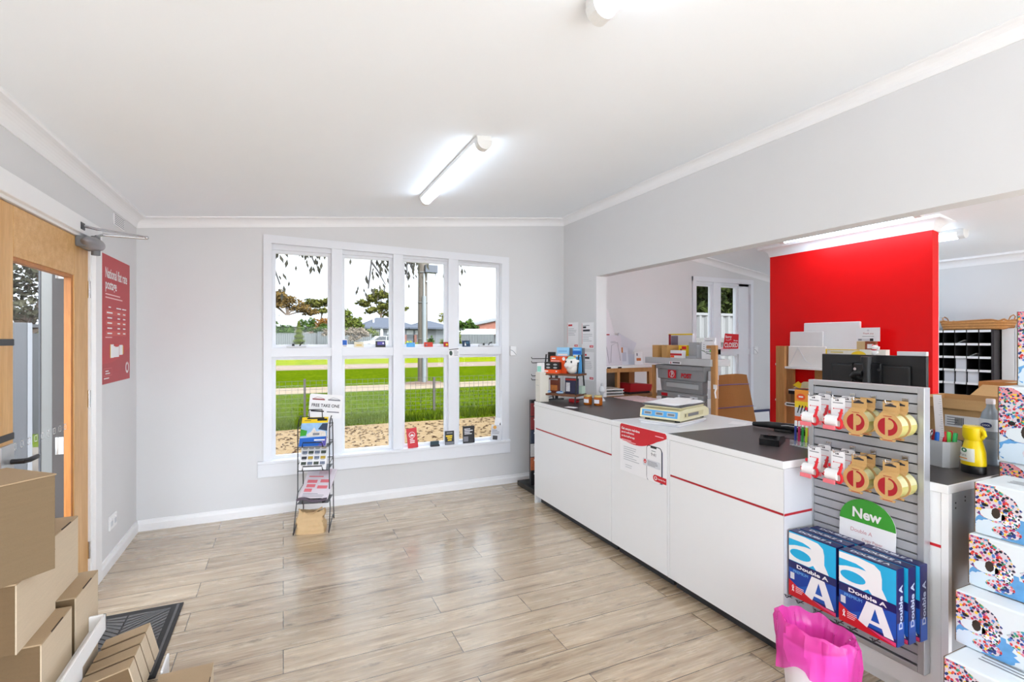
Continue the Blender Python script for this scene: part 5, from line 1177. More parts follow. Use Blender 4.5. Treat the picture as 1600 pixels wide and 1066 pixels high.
for i, (x, y, h, a, l) in enumerate(((.24, .20, .20, .0, 'rear'), (.30, .12, .165, .12, 'middle'), (.37, .07, .14, -.1, 'front'))):
    t = thing('flyer_stack', '%s white and green flyer stack on the grey shelf' % l, 'flyers', S(x, y), FX + a, 'flyer stacks on the grey shelf'); mb = MB(); mb.box(-.07, .07, 0, .02, 0, h, PAPER, .001); mb.build('sheets', t)
    mb = MB(); X = FR((0, -.0005, 0), (1, 0, 0), (0, 0, 1)); mb.lines(-.05, h - .03, .1, 4, .02, .005, INKG, X, seed=i); mb.rect(.02, h * .55, .04, .02, GREENL, X, .001); mb.poly([(-.07, h * .5), (.03, h * .3), (.03, h * .27), (-.07, h * .46)], C((90, 110, 70), .6), X); mb.build('print', t)
t = thing('paper_stack', 'tall stack of white forms beside the post crate', 'paper stack', U(.385, .06, .6205), FX)
for i in range(7): mb = MB(); w_ = .03; mb.box(-w_, w_, 0, .07, i * .085, i * .085 + .082, PAPER if i % 2 else PAPERG, .002, X=Matrix.Translation((q.uniform(-.002, .002), q.uniform(-.01, .01), 0))); mb.build('bundle', t)
t = thing('hanging_tag', 'small white plastic tag hanging on the right timber post', 'tag', U(.475, .015, 1.03), FX); mb = MB(); mb.tube([(.01, 0, .06), (.03, -.01, .04), (.02, -.012, .0), (.03, -.012, -.05)], .007, PAPER, 6); mb.box(.0, .04, -.014, -.008, .03, .07, PAPER, .002); mb.build('tag_body', t)

# ------------------------------------------------------------ bench and shelf along the window wall
t = thing('staff_bench', 'timber staff bench with white shelf behind the pier', 'bench', (3.35, 4.53, 0))
MB().box(-.40, .40, -.26, .235, .895, .92, C((150, 110, 72), .5)).build('bench_top', t); MB().box(-.40, .40, -.12, .235, 1.196, 1.222, WHITE, .002).build('white_shelf', t)
for x in (-.385, -.06, .375): MB().box(x - .02, x + .02, -.1, -.06, 0, 1.196, PINE, .002).build('post', t)
MB().box(-.40, .395, .2, .235, .92, 1.196, C((150, 140, 130), .8)).build('back_board', t); MB().box(.12, .19, -.05, .2, .92, 1.196, C((146, 98, 56), .7)).build('divider', t); MB().box(-.385, .375, -.105, -.09, 1.15, 1.196, PINE).build('apron', t)
mb = MB()
for x in (-.36, -.2, -.06): mb.box(x - .022, x + .022, -.126, -.12, 1.196, 1.21, BLACK)
mb.build('shelf_clip', t)
zz_ = 1.2225
def env(name, label, cat, x, y, w, h, m, deco=None, rz=0, z=zz_, tilt=4, shape=None, dp=.006):
    t = thing(name, label, cat, (x, y, z), rz, rx=-math.radians(tilt)); mb = MB()
    if shape: mb.prism(shape, -dp, 0, m)
    else: mb.box(-w / 2, w / 2, 0, dp, 0, h, m, .001)
    mb.build('sheet', t)
    if deco: mb = MB(); deco(mb, FR((0, -.0006, 0), (1, 0, 0), (0, 0, 1))); mb.build('print', t)
    return t
LI = C((150, 148, 156), .7)
env('pattern_sheet', 'tall white sheet with line drawing leaning behind the pier', 'paper', 3.18, 4.60, 0, 0, C((228, 224, 228), .8), lambda mb, X: (mb.rect(-.02, .335, .3, .018, C((190, 50, 60), .6), X, .002), mb.tube([(.04, -.003, .42), (.08, -.003, .36)], .003, LI, 5), mb.tube([(-.14, -.003, .55), (-.05, -.003, .48), (.0, -.003, .6)], .002, LI, 5)), shape=[(-.17, 0), (.20, 0), (.20, .34), (.13, .60), (.06, .70), (-.17, .74)])
env('form_pad', 'wide pale form pad with line drawing on the white shelf', 'form pad', 3.22, 4.50, .34, .33, C((214, 208, 216), .8), lambda mb, X: (mb.tube([(-.16, -.002, .1), (-.12, -.002, .25), (-.04, -.002, .27), (.0, -.002, .02)], .002, LI, 5), mb.tube([(.02, -.002, .03), (.04, -.002, .22), (.12, -.002, .25), (.15, -.002, .05)], .002, LI, 5), mb.lines(.03, .26, .1, 2, .012, .004, LI, X)), dp=.03)
env('envelope', 'large grey envelope leaning askew on the white shelf', 'envelope', 3.53, 4.66, 0, 0, C((206, 206, 214), .7), shape=[(-.12, 0), (.06, 0), (.20, .24), (-.05, .36), (-.12, .1)])
env('envelope', 'pale envelope with window and orange corner on the white shelf', 'envelope', 3.46, 4.55, .10, .2, C((214, 216, 226), .7), lambda mb, X: (mb.rect(.0, .09, .05, .1, C((190, 192, 206), .5), X), mb.rect(-.04, .165, .05, .06, C((196, 120, 50), .6), X, .001)), rz=-.15)
env('stamp_card', 'small white stamp card at the right end of the white shelf', 'card', 3.62, 4.50, .11, .145, PAPER, lambda mb, X: (mb.rect(0, .06, .06, .03, C((206, 120, 70), .6), X), mb.rect(-.02, .115, .016, .03, INKG, X)))
env('envelope', 'white envelope behind the stamp card on the white shelf', 'envelope', 3.60, 4.56, .2, .12, C((206, 210, 222), .7))
t = thing('form_tray', 'stacked white form tray on the staff bench behind the pier', 'tray', (3.12, 4.40, .9205)); 
for k in range(3): MB().box(-.13, .13, -.12, .14, k * .03, k * .03 + .008, WHITE, .001).build('tray_level', t)
for x in (-.125, .125): MB().box(x - .004, x + .004, -.1, .14, 0, .068, GREYL).build('tray_side', t)
t = thing('red_tray', 'red plastic tray tipped on the staff bench', 'tray', (3.5, 4.45, .945), .1, rx=.0); mb = MB(); mb.prism([(-.16, 0), (.15, 0), (.17, .07), (-.15, .09)], -.12, .12, REDD); mb.build('tray_body', t); mb = MB(); mb.box(-.15, .15, -.1, .1, -.0245, .0, DARK); mb.build('tray_base', t)
t = thing('side_table', 'narrow timber side table behind the counter near the pier', 'table', (3.13, 3.99, 0)); MB().box(-.14, .22, -.18, .18, .875, .8985, C((150, 110, 72), .5), .002).build('table_top', t)
for x in (-.12, .2):
    for y in (-.16, .16): MB().box(x - .018, x + .018, y - .018, y + .018, 0, .875, PINE).build('leg', t)
t = thing('form_pile', 'pile of red and white printed forms behind the counter', 'paper', (3.13, 3.99, .0), 0)
for k in range(3): mb = MB(); mb.box(-.11, .19, -.14, .15, .90 + k * .01, .908 + k * .01, C((226, 196, 198), .6, var=.35, vs=40), X=Matrix.Rotation(.05 * k - .05, 4, 'Z')); mb.build('forms', t)

# ------------------------------------------------------------ tan board bundle, floor frame, closed sign
t = thing('cardboard_bundle', 'tall tan cardboard bundle with two purple straps under the window', 'cardboard', (5.14, 4.36, .02), 0, rx=-math.radians(11))
vs = []; n = 14
for z in (0, 1.06):
    w_ = .36 if z == 0 else .30
    for k in range(n + 1): a = k / n; vs.append((-w_ + 2 * w_ * a, .05 - .06 * math.sin(PI * a), z + (.012 * math.sin(PI * a) if z else 0)))
    for k in range(n + 1): a = 1 - k / n; vs.append((-w_ + 2 * w_ * a, .10, z))
m2 = 2 * n + 2; fs = [(k, (k + 1) % m2, m2 + (k + 1) % m2, m2 + k) for k in range(m2)] + [tuple(range(m2))[::-1], tuple(m2 + k for k in range(m2))]
MB().add(vs, fs, TAND, False).build('boards', t)
for z in (.66, .94):
    w_ = .362 - .06 * z / 1.06; P = [(-w_ + 2 * w_ * k / n, .048 - .06 * math.sin(PI * k / n), z) for k in range(n + 1)]
    MB().tube(P, .006, C((126, 100, 150), .5), 6).build('strap', t)
t = thing('framed_picture', 'small framed picture leaning on the wall beside the red partition', 'picture frame', (5.85, 4.70, .0), 0, rx=-.08)
mb = MB(); mb.box(-.2, .2, 0, .02, 0, .56, C((60, 66, 100), .4), .002); mb.build('frame', t); mb = MB(); mb.rect(0, .28, .34, .5, PAPER, FR((0, -.0006, 0), (1, 0, 0), (0, 0, 1))); mb.build('picture', t)
t = thing('closed_sign', 'red sorry we are closed sign in the back-room window', 'sign', (5.325, YN - .03, 1.385), 0, rx=-.0, ry=.0)
mb = MB(); mb.prism([(-.145, .0), (.125, .0), (.135, .19), (-.11, .20)], 0, .003, C((220, 24, 36), .35)); mb.build('board', t)
mb = MB(); X = FR((0, -.0032, 0), (1, 0, 0), (0, 0, 1)); mb.text('Sorry', -.05, .152, WHITE, X, w=.11, h=.042, bold=.03); mb.text('We are', .075, .108, WHITE, X, w=.075, bold=.03); mb.text('CLOSED', -.005, .05, WHITE, X, w=.24, h=.062, bold=.02); mb.tube([(-.1, -.004, .118), (-.06, -.004, .112), (.0, -.004, .122)], .003, WHITE, 5); mb.build('print', t)
t = thing('window_latch', 'latch bar on the back-room window under the closed sign', 'latch', (5.40, YN - .018, 1.378)); mb = MB(); mb.box(-.09, .09, -.01, .018, 0, .012, WHITE, .002); mb.cone((.04, 0, .01), (.05, -.01, .03), .006, .005, BLACK, 8); mb.build('bar', t)

# ------------------------------------------------------------ timber shelving in front of the red partition
HX, HY = 4.80, 3.12
def H(x, y, z): return (HX + y, HY - x, z)
t = thing('timber_shelving', 'timber shelving standing in front of the red partition', 'shelving', (HX, HY, 0), FX)
for x in (-.53, .53):
    for y in (.02, .16): MB().box(x - .05, x + .05, y - .018, y + .018, 0, 1.436 if x < 0 else 1.199, mat_wood('oak_post', (170, 126, 66), (190, 146, 84), 'Z', .5) if 0 else PINE, .002).build('post', t)
for z in (1.2, .815, .45): MB().box(-.475, .475, .0, .18, z, z + .022, WHITE, .002).build('shelf', t)
MB().box(-.25, .475, .15, .165, 1.06, 1.2, PINEX).build('back_rail', t)
mb = MB()
for z in (1.24, .86): mb.cone((-.581, .02, z), (-.592, .02, z), .012, .012, WHITE, 10)
mb.build('peg', t)
zs_ = 1.2222
PAD = C((238, 238, 238), .75, var=.015)
def pad(label, x, y, w, h, dp=.02, m=PAD, deco=None, rz=0):
    t = thing('padded_mailer', label, 'mailer', H(x, y, zs_), FX + rz, 'white padded mailers on the timber shelving', rx=-.03); MB().box(-w / 2, w / 2, 0, dp, 0, h, m, .008).build('pouch', t)
    if deco: mb = MB(); deco(mb, FR((0, -.0005, 0), (1, 0, 0), (0, 0, 1))); mb.build('fold_lines', t)
pad('largest white padded mailer at the back of the timber shelving', -.09, .14, .56, .455, .03)
pad('medium white padded mailer in front of the largest one', -.32, .105, .36, .365, .02, C((230, 229, 228), .75))
pad('low white padded mailer with crossed flap at the front', -.27, .045, .40, .215, .022, C((238, 236, 232), .7), lambda mb, X: (mb.tube([(-.18, -.002, .02), (-.09, -.002, .2), (0, -.002, .06), (.06, -.002, .03)], .002, PAPERG, 5)))
t = thing('satchel_box', 'white and yellow parcel satchel box on the timber shelving', 'box', H(.20, .05, zs_), FX); mb = MB(); mb.box(-.27, .27, 0, .06, 0, .19, C((238, 238, 228), .5), .002); X = FR((0, -.0005, 0), (1, 0, 0), (0, 0, 1)); mb.rect(-.262, .095, .014, .19, YEL, X); mb.rect(-.1, .185, .3, .008, YEL, X); mb.disc(.04, .13, .07, YEL, X, .0008, a0=0, a1=PI, ry=.045); mb.rect(-.16, .16, .12, .012, C((214, 200, 120), .5), X, .0008); mb.build('carton', t)
t = thing('card_stand', 'wooden block stand on the satchel box', 'stand', H(.31, .075, zs_ + .1903), FX); mb = MB(); mb.box(-.09, -.02, -.02, .02, 0, .075, C((206, 178, 130), .6), .001); mb.box(-.02, .07, -.015, .02, 0, .075, C((150, 80, 50), .6), .001); mb.rect(.025, .03, .05, .04, PAPER, FR((0, -.0155, 0), (1, 0, 0), (0, 0, 1))); mb.build('block', t)
t = thing('thank_you_card', 'white thank you card on the wooden block stand', 'card', H(.31, .075, zs_ + .2655), FX, rx=-.0); mb = MB(); mb.box(-.105, .10, -.002, 0, 0, .125, PAPER); mb.build('sheet', t)
mb = MB(); X = FR((0, -.0022, 0), (1, 0, 0), (0, 0, 1)); mb.text('Thank you', .0, .07, REDD, X, w=.09); mb.disc(0, .1, .01, PAPERG, X, .0005); mb.rect(0, .045, .1, .004, INKG, X); mb.rect(-.04, .014, .1, .022, PAPERG, X, .0008); mb.rect(-.07, .014, .03, .014, INKG, X, .0012); mb.rect(.03, .014, .03, .024, BLACK, X, .0012); mb.build('print', t)
t = thing('chip_packet', 'crumpled yellow and silver packet on the middle shelf', 'packet', H(-.20, .08, 1.0), FX); mb = MB(); mb.add([(-.2, -.05, .0), (.2, -.05, .02), (.2, .06, .0), (-.2, .06, .01), (-.12, 0, .07), (.12, 0, .08)], [(0, 1, 5, 4), (1, 2, 5), (2, 3, 4, 5), (3, 0, 4), (3, 2, 1, 0)], C((214, 206, 170), .3, var=.3, vs=18)); mb.poly([(-.2, .03), (-.14, .075), (-.1, .05), (-.12, .0)], YEL, FR((0, -.055, 0), (1, 0, 0), (0, 0, 1))); mb.build('packet_body', t)
t = thing('storage_box', 'brown storage box with black lid on the middle shelf', 'box', H(-.14, .09, .8374), FX); mb = MB(); mb.box(-.28, .28, -.07, .07, 0, .10, C((120, 84, 52), .7), .003); mb.build('carton', t); MB().box(-.3, .3, -.08, .078, .10, .135, BLACK, .004).build('lid', t); MB().box(-.3, .3, -.08, .078, .1352, .1495, PAPERG, .002).build('tray', t); mb = MB(); 
t = thing('shelf_strip', 'white label strip clipped on the shelf edge behind the pens', 'label strip', H(-.3, -.0015, .83), FX); mb = MB(); mb.box(-.16, .1, -.003, .0, -.02, .02, WHITE); mb.lines(-.15, .0, .2, 1, .01, .014, INK, FR((0, -.0035, 0), (1, 0, 0), (0, 0, 1))); mb.build('strip', t)

# ------------------------------------------------------------ pigeonhole unit, basket, cupboard
GX = 6.0; GY = 2.87
t = thing('pigeonhole_unit', 'black mail pigeonhole unit right of the red partition', 'pigeonholes', (GX, GY, 0), FX)
wc, hc, nc, nr = .094, .1262, 10, 12; x1 = .49; x0 = x1 - nc * wc; z1 = 1.598
BK = C((26, 25, 27), .5)
mb = MB(); mb.box(x0 - .02, x1 + .02, .33, .34, 0, z1, BK); mb.box(x1, x1 + .02, 0, .33, 0, z1, C((52, 48, 50), .45)); mb.box(x0 - .02, x0, 0, .33, 0, z1, BK); mb.box(x0 - .02, x1 + .02, 0, .34, z1 - .006, z1, BK); mb.build('carcass', t)
for k in range(nr + 1): z = z1 - .012 - k * hc; MB().box(x0, x1, .002, .33, z - .003, z + .003, BK).build('shelf', t); 
for k in range(1, nc): x = x0 + k * wc; MB().box(x - .0015, x + .0015, .006, .33, .06, z1 - .01, BK).build('divider', t)
for k in range(6):
    z = z1 - .012 - k * hc; mb = MB()
    for j in range(nc): mb.box(x0 + j * wc + .006, x0 + j * wc + wc - .004, -.0015, .002, z - .012, z + .010, PAPER)
    mb.build('label_row', t)
for i, (cx, r_, w_, l) in enumerate(((7, 2, 1, 'third row'), (6, 3, 1, 'fourth row, left'), (7, 3, 1, 'fourth row, middle'), (8, 3, 1, 'fourth row, right'), (6, 4, 1, 'fifth row'))):
    zb = z1 - .012 - (r_ + 1) * hc + .0035; xb = x0 + cx * wc + wc / 2
    t2 = thing('letter_bundle', 'bundle of white letters in the pigeonholes, %s' % l, 'letters', (GX + .012, GY - xb, zb), FX, 'letters in the pigeonholes')
    mb = MB(); mb.box(-.042, .042, .0, .2, 0, hc - .018, PAPERG, .002); mb.build('letters', t2)
for i, (cx, r_, l) in enumerate(((7, 0, 'top'), (8, 1, 'second'))):
    zb = z1 - .012 - (r_ + 1) * hc + .0035; xb = x0 + cx * wc + wc / 2
    t2 = thing('single_letter', 'single white letter lying slanted in a %s row pigeonhole' % l, 'letter', (GX + .02, GY - xb, zb), FX, ry=-.5); MB().box(-.036, .036, 0, .2, .02, .0225, PAPER).build('letter', t2)
t = thing('wicker_basket', 'long scalloped wicker basket on top of the pigeonhole unit', 'basket', (6.16, 2.55, 1.5985), FX)
WK = C((206, 150, 90), .65, var=.25, vs=60); WKD = C((178, 122, 68), .7, var=.2, vs=60)
mb = MB(); nb = 44
for i in range(7):
    z = .01 + i * .0125; s = 1 + .1 * i / 6
    P = [((.235 * s) * (abs(math.cos(a)) ** .35) * (1 if math.cos(a) > 0 else -1), (.13 * s) * (abs(math.sin(a)) ** .35) * (1 if math.sin(a) > 0 else -1), z + (.007 * math.sin(8 * a) if i == 6 else 0) + .003 * math.sin(22 * a + PI * i)) for a in [2 * PI * k / nb for k in range(nb)]]
    mb.tube(P, .0085, WK if i % 2 else WKD, 6, closed=True)
mb.box(-.225, .225, -.12, .12, 0, .008, WKD); mb.build('weave', t)
for s in (-1, 1): mb = MB(); mb.tube([(.25 * s, -.05, .085), (.262 * s, -.045, .12), (.266 * s, 0, .135), (.262 * s, .045, .12), (.25 * s, .05, .085)], .005, WKD, 6); mb.build('handle', t)
t = thing('plastic_bag', 'crumpled clear plastic bag behind the wicker basket', 'bag', (6.22, 2.88, 1.5985)); mb = MB(); mb.ell((0, 0, .07), (.08, .07, .07), mat_film('bag_film', (226, 226, 230), .5, .15), 14, 9); mb.build('bag_body', t)
t = thing('tall_cupboard', 'narrow white cupboard at the right of the pigeonhole unit', 'cupboard', (6.10, 2.285, 0), FX); MB().box(-.06, .075, .02, .255, 0, 1.61, TRIM, .002).build('carcass', t); MB().box(-.06, .03, .0, .02, .02, 1.605, C((236, 236, 238), .4), .002).build('door', t); MB().box(.034, .075, .0, .02, .02, 1.605, C((236, 236, 238), .4), .002).build('edge_panel', t)
t = thing('low_cabinet', 'low grey cabinet in the staff area behind the water bottle', 'cabinet', (4.05, 1.68, 0), FX); MB().box(-.35, .3, 0.02, .4, 0, 1.03, C((190, 190, 192), .5), .004).build('carcass', t)
for x in (-.19, .14): MB().box(x - .155, x + .155, 0, .02, .03, 1.0, C((196, 196, 198), .45), .002).build('door', t)
t = thing('small_carton', 'small tan carton peeping out beside the dotted-print boxes', 'box', (4.07, 1.53, 1.0303), FX); MB().box(-.15, .14, 0, .28, 0, .205, TAND, .003).build('carton', t); MB().box(-.02, .02, -.0006, .281, .2052, .2062, C((206, 176, 130), .3)).build('tape', t)
KK = OUTK
# ------------------------------------------------------------ outdoors
def gz(y): return -.6 if y < 24 else -.6 + .042 * (y - 24)
T = .12; YO = YN + T + .02
GRASS = mat_ground('grass', [(76, 104, 8), (118, 142, 14), (154, 168, 26), (100, 126, 10)], 6.0, bump=.5)
GRASS2 = mat_ground('grass_far', [(126, 150, 20), (170, 186, 34), (200, 204, 50), (180, 186, 44)], 1.2)
SAND = mat_ground('sand', [(206, 170, 126), (226, 192, 148), (238, 208, 168), (214, 180, 136)], 9., spots=(7., .61, (96, 66, 46)))
PATH = mat_ground('path', [(214, 186, 156), (226, 202, 174), (236, 214, 188), (220, 196, 170)], 3.)
ROAD = mat_ground('road', [(196, 170, 150), (208, 184, 166), (216, 196, 180), (204, 180, 160)], 1.5)
GRAV = mat_ground('gravel', [(150, 136, 124), (186, 172, 158), (214, 202, 190), (176, 160, 146)], 14.)
def strip(name, y0, y1, m, dz=0., x0=-40, x1=95, wob=0.):
    n = 60; q = random.Random(hash(name) % 99 if 0 else len(name)); vs = []
    rows = [y0] + [y for y in (24.0,) if y0 < y < y1] + [y1]
    for i, y in enumerate(rows):
        for k in range(n + 1):
            x = x0 + (x1 - x0) * k / n; yy = y + (wob * math.sin(x * 1.1) + wob * .6 * math.sin(x * 2.7 + 1) if i in (0,) else 0)
            vs.append((x, yy, gz(y) + dz))
    fs = [(r * (n + 1) + k, r * (n + 1) + k + 1, (r + 1) * (n + 1) + k + 1, (r + 1) * (n + 1) + k) for r in range(len(rows) - 1) for k in range(n)]
    return struct(MB().add(vs, fs, m), name)
strip('ground', -30, 13.2, SAND, x0=-1.6, x1=60)
strip('ground_gravel', -30, 13.2, GRAV, x0=-60, x1=-1.6)
strip('lawn', 12.7, 21.2, GRASS, .004, wob=.10)
strip('footpath', 21.1, 23.9, PATH, .002); strip('lawn_verge', 23.85, 31.8, GRASS, .006); strip('road', 31.75, 35.2, ROAD, .004); strip('lawn_far', 35.1, 130, GRASS2, .008)
# long grass along the sandy yard: nobody could count the blades
q = random.Random(11); vs = []; fs = []
for k in range(9000):
    y = 12.75 + abs(q.gauss(0, .9)) if k % 3 else q.uniform(12.8, 20); x = q.uniform(-1.5, 9.5); h = q.uniform(.06, .2) * (1.25 if y < 13.4 else .7); a = q.uniform(0, PI); w_ = .014; lx, ly = q.uniform(-.06, .06), q.uniform(-.06, .06); b = len(vs)
    vs += [(x - w_ * math.cos(a), y - w_ * math.sin(a), -.6), (x + w_ * math.cos(a), y + w_ * math.sin(a), -.6), (x + lx, y + ly, -.6 + h)]; fs.append((b, b + 1, b + 2))
tag(MB().add(vs, fs, mat_leaf('blade', (84, 112, 12), (150, 168, 28), 1.5)).build('grass'), 'long green grass at the edge of the sandy yard', 'grass', kind='stuff')
vs = []; fs = []
for k in range(2200):
    x, y = q.uniform(-1.4, 6.5), q.uniform(5.2, 12.6); a = q.uniform(0, PI); s = q.uniform(.03, .065); b = len(vs); z = -.592
    vs += [(x - s * math.cos(a), y - s * math.sin(a), z), (x + .35 * s * math.sin(a), y - .35 * s * math.cos(a), z + .012), (x + s * math.cos(a), y + s * math.sin(a), z + .004), (x - .35 * s * math.sin(a), y + .35 * s * math.cos(a), z + .014)]; fs.append((b, b + 1, b + 2, b + 3))
tag(MB().add(vs, fs, mat_leaf('dry_leaf', (84, 58, 42), (128, 88, 60), 3)).build('fallen_leaves'), 'brown fallen leaves scattered over the sandy yard', 'leaves', kind='stuff')

def at(u, z): xc = (u - 800) / 781.4; return z * (.4159 + xc * .9094), z * (.9094 - .4159 * xc)
def leaves(mb, blobs, n, size, m, seed, flat=.6):
    q = random.Random(seed); vs = []; fs = []; tot = sum(b[3] * b[4] * b[5] for b in blobs)
    for cx, cy, cz, rx, ry, rz_ in blobs:
        for _ in range(max(12, int(n * rx * ry * rz_ / tot))):
            while True:
                a, b, c = q.uniform(-1, 1), q.uniform(-1, 1), q.uniform(-1, 1); l = a * a + b * b + c * c
                if .06 < l < 1.: break
            p = Vector((cx + a * rx, cy + b * ry, cz + c * rz_)); s = size * q.uniform(.6, 1.4)
            u = Vector((q.gauss(0, 1), q.gauss(0, 1), q.gauss(0, flat))).normalized(); v = u.orthogonal().normalized(); v = (v * math.cos(q.uniform(0, 6)) + u.cross(v) * math.sin(q.uniform(0, 6)))
            b0 = len(vs); vs += [tuple(p - u * s), tuple(p - v * s * .5), tuple(p + u * s), tuple(p + v * s * .5)]; fs.append((b0, b0 + 1, b0 + 2, b0 + 3))
    mb.add(vs, fs, m)
def tree(name, label, loc, blobs, n, size, m, bark, trunk, group=None, seed=1, cat='tree'):
    t = thing(name, label, cat, loc, 0, group); mb = MB(); qq = random.Random(seed * 3); sub = []
    for cx, cy, cz, rx, ry, rz_ in blobs:
        sub.append((cx, cy, cz, rx * .62, ry * .62, rz_ * .62))
        for _ in range(9):
            a, b = qq.uniform(0, 2 * PI), qq.uniform(-.7, 1.); c = math.sqrt(max(0, 1 - b * b)); k = qq.uniform(.55, .95); r = qq.uniform(.22, .42)
            sub.append((cx + rx * k * c * math.cos(a), cy + ry * k * c * math.sin(a), cz + rz_ * k * b, rx * r, ry * r, rz_ * r * .8))
    leaves(mb, sub, n, size, m, seed); mb.build('crown', t)
    mb = MB(); q = random.Random(seed)
    if trunk:
        r, h = trunk; mb.tube([(0, 0, -.1), (.05 * h * q.uniform(-1, 1), 0, h * .5), (.05 * h * q.uniform(-1, 1), 0, h)], [r, r * .8, r * .55], bark, 8)
        for b in blobs: mb.tube([(0, 0, h * .75), (b[0] * .5, b[1] * .5, h * .4 + b[2] * .55), (b[0], b[1], b[2])], [r * .5, r * .35, r * .15], bark, 6)
        mb.build('trunk', t)
    return t
KK = OUTK * 2.1
BARK = C((120, 100, 84), .9, var=.2, vs=6); LG = mat_leaf('gum_leaf', (74, 82, 36), (138, 132, 64)); LGO = mat_leaf('gum_leaf_warm', (92, 74, 40), (142, 112, 64)); LD = mat_leaf('hedge_leaf', (46, 72, 26), (96, 122, 48)); LM = mat_leaf('tree_leaf', (78, 96, 36), (140, 146, 66)); LO = mat_leaf('autumn_leaf', (124, 82, 38), (178, 124, 64)); LY = mat_leaf('lime_leaf', (140, 160, 40), (196, 200, 70)); LP = mat_leaf('blossom', (120, 106, 84), (196, 176, 156), 3)
KK = OUTK
def put(u, z): x, y = at(u, z); return (x, y, gz(y))
x, y, z = put(448, 76)
tree('gum_tree', 'rust-coloured gum tree behind the white-roofed house', (x, y, z), [(-3.2, 0, 5.4, 2.6, 2, 1.9), (-.2, 0, 5.6, 2.2, 2, 1.6), (-4.5, 0, 7.0, 1.3, 1.2, .9), (1.8, 0, 4.5, 1.8, 1.6, 1.1), (3.2, 0, 3.8, 1.4, 1.4, .8)], 5200, .2, LGO, BARK, (.25, 4.5), 'trees across the road', 2)
x, y, z = put(503, 82)
tree('gum_tree', 'thin gum tree with gaps between the first two window columns', (x, y, z), [(-1., 0, 5.4, 2.0, 1.5, 1.), (1.2, 0, 6., 1.7, 1.3, .7), (.2, 0, 4.2, 1.8, 1.4, .6)], 2400, .2, LG, BARK, (.16, 4.6), 'trees across the road', 3)
x, y, z = put(510, 63)
tree('autumn_shrub', 'orange autumn shrub above the taller fence panel', (x, y, z), [(0, 0, 2.3, 1.7, 1.3, 1.3), (-1.2, 0, 1.9, 1.2, 1., 1.)], 2200, .13, LO, BARK, (.1, 1.2), None, 4, 'shrub')
x, y, z = put(545, 58.6)
tree('bushy_tree', 'green bushy tree left of the grey-roofed house', (x, y, z), [(-.5, 0, 2.5, 1.4, 1.2, 1.6), (.8, 0, 2.3, 1.1, 1.1, 1.4), (-1.4, 0, 2., 1.0, 1., 1.1)], 4200, .16, LM, BARK, (.16, 1.8), 'trees across the road', 5)
x, y, z = put(594, 82)
tree('gum_tree', 'tall olive gum tree behind the grey-roofed house', (x, y, z), [(-2.4, 0, 5.4, 1.6, 1.3, .8), (-1.2, 0, 6.2, 1.5, 1.3, .8), (.2, 0, 7.0, 2.0, 1.6, 1.1), (2.2, 0, 6.4, 1.7, 1.5, 1.1), (.8, 0, 5.1, 2.1, 1.5, .8), (3.0, 0, 5., 1.5, 1.2, .9), (-1.4, 0, 4.4, 1.6, 1.2, .7), (1.6, 0, 3.8, 1.5, 1.2, .8)], 6400, .2, LG, BARK, (.25, 5.), 'trees across the road', 6)
x, y, z = put(700, 82); tree('round_tree', 'small round tree behind the right end of the grey-roofed house', (x, y, z), [(0, 0, 3.6, 1.6, 1.4, 1.4)], 1200, .18, LG, BARK, (.2, 3.), 'trees across the road', 7)
x, y, z = put(726, 74); tree('bushy_tree', 'dark green low tree behind the right fence', (x, y, z), [(-.6, 0, 2.1, 1.3, 1.1, 1.), (.9, 0, 2.2, 1.3, 1.1, 1.)], 1600, .17, LD, BARK, (.15, 1.5), 'trees across the road', 8)
x, y, z = put(460, 53.5); t = tree('hedge', 'dark green hedge above the grey fence', (x, y, z), [(-2.6, .6, 1.9, 1.4, .8, 1.1), (-.8, .6, 1.7, 1.4, .8, .9), (1.2, .8, 2.1, 1.2, .8, 1.), (3., .9, 1.6, 1.3, .8, .8)], 4200, .12, LD, BARK, None, None, 9, 'hedge')
x, y, z = put(547, 50.6); tree('flowering_creeper', 'creeper with pale blossom hanging over the fence', (x, y, z), [(-2., .2, 1.55, .9, .5, .45), (-.7, .2, 1.6, 1., .5, .55), (.7, .2, 1.7, 1.1, .5, .65), (1.5, .2, 1.5, .7, .5, .5), (.3, .1, 1.1, .8, .4, .5)], 3600, .09, LP, BARK, None, None, 10, 'creeper')
x, y, z = put(586, 57.5); tree('green_shrub', 'green shrub between creeper and white car', (x, y, z), [(0, 0, 1.2, .7, .6, .7), (-.7, 0, 1.5, .7, .6, .7)], 700, .1, LM, BARK, (.05, .6), 'shrubs across the road', 11, 'shrub')
x, y, z = put(640, 50); tree('lime_shrub', 'lime green low shrub in front of the brick porch', (x, y, z), [(0, 0, .4, .9, .6, .45), (.9, .2, .5, .7, .6, .5)], 800, .09, LY, BARK, (.05, .3), 'shrubs across the road', 12, 'shrub')
x, y, z = put(673, 47); tree('green_shrub', 'green shrub right of the pole', (x, y, z), [(0, 0, .9, .5, .5, .7), (.1, 0, .4, .6, .5, .4)], 600, .08, LD, BARK, (.04, .5), 'shrubs across the road', 13, 'shrub')
x, y, z = put(693, 50); tree('green_shrub', 'pale green shrub in front of the grey garage wall', (x, y, z), [(0, 0, .7, .7, .5, .5)], 500, .09, LM, BARK, (.04, .4), 'shrubs across the road', 14, 'shrub')
x, y, z = put(717, 48); tree('tall_shrub', 'slim tall shrub at the left end of the right fence', (x, y, z), [(0, 0, 1.3, .35, .35, .9), (.05, 0, .6, .45, .4, .5)], 600, .08, LM, BARK, (.04, .6), 'shrubs across the road', 15, 'shrub')
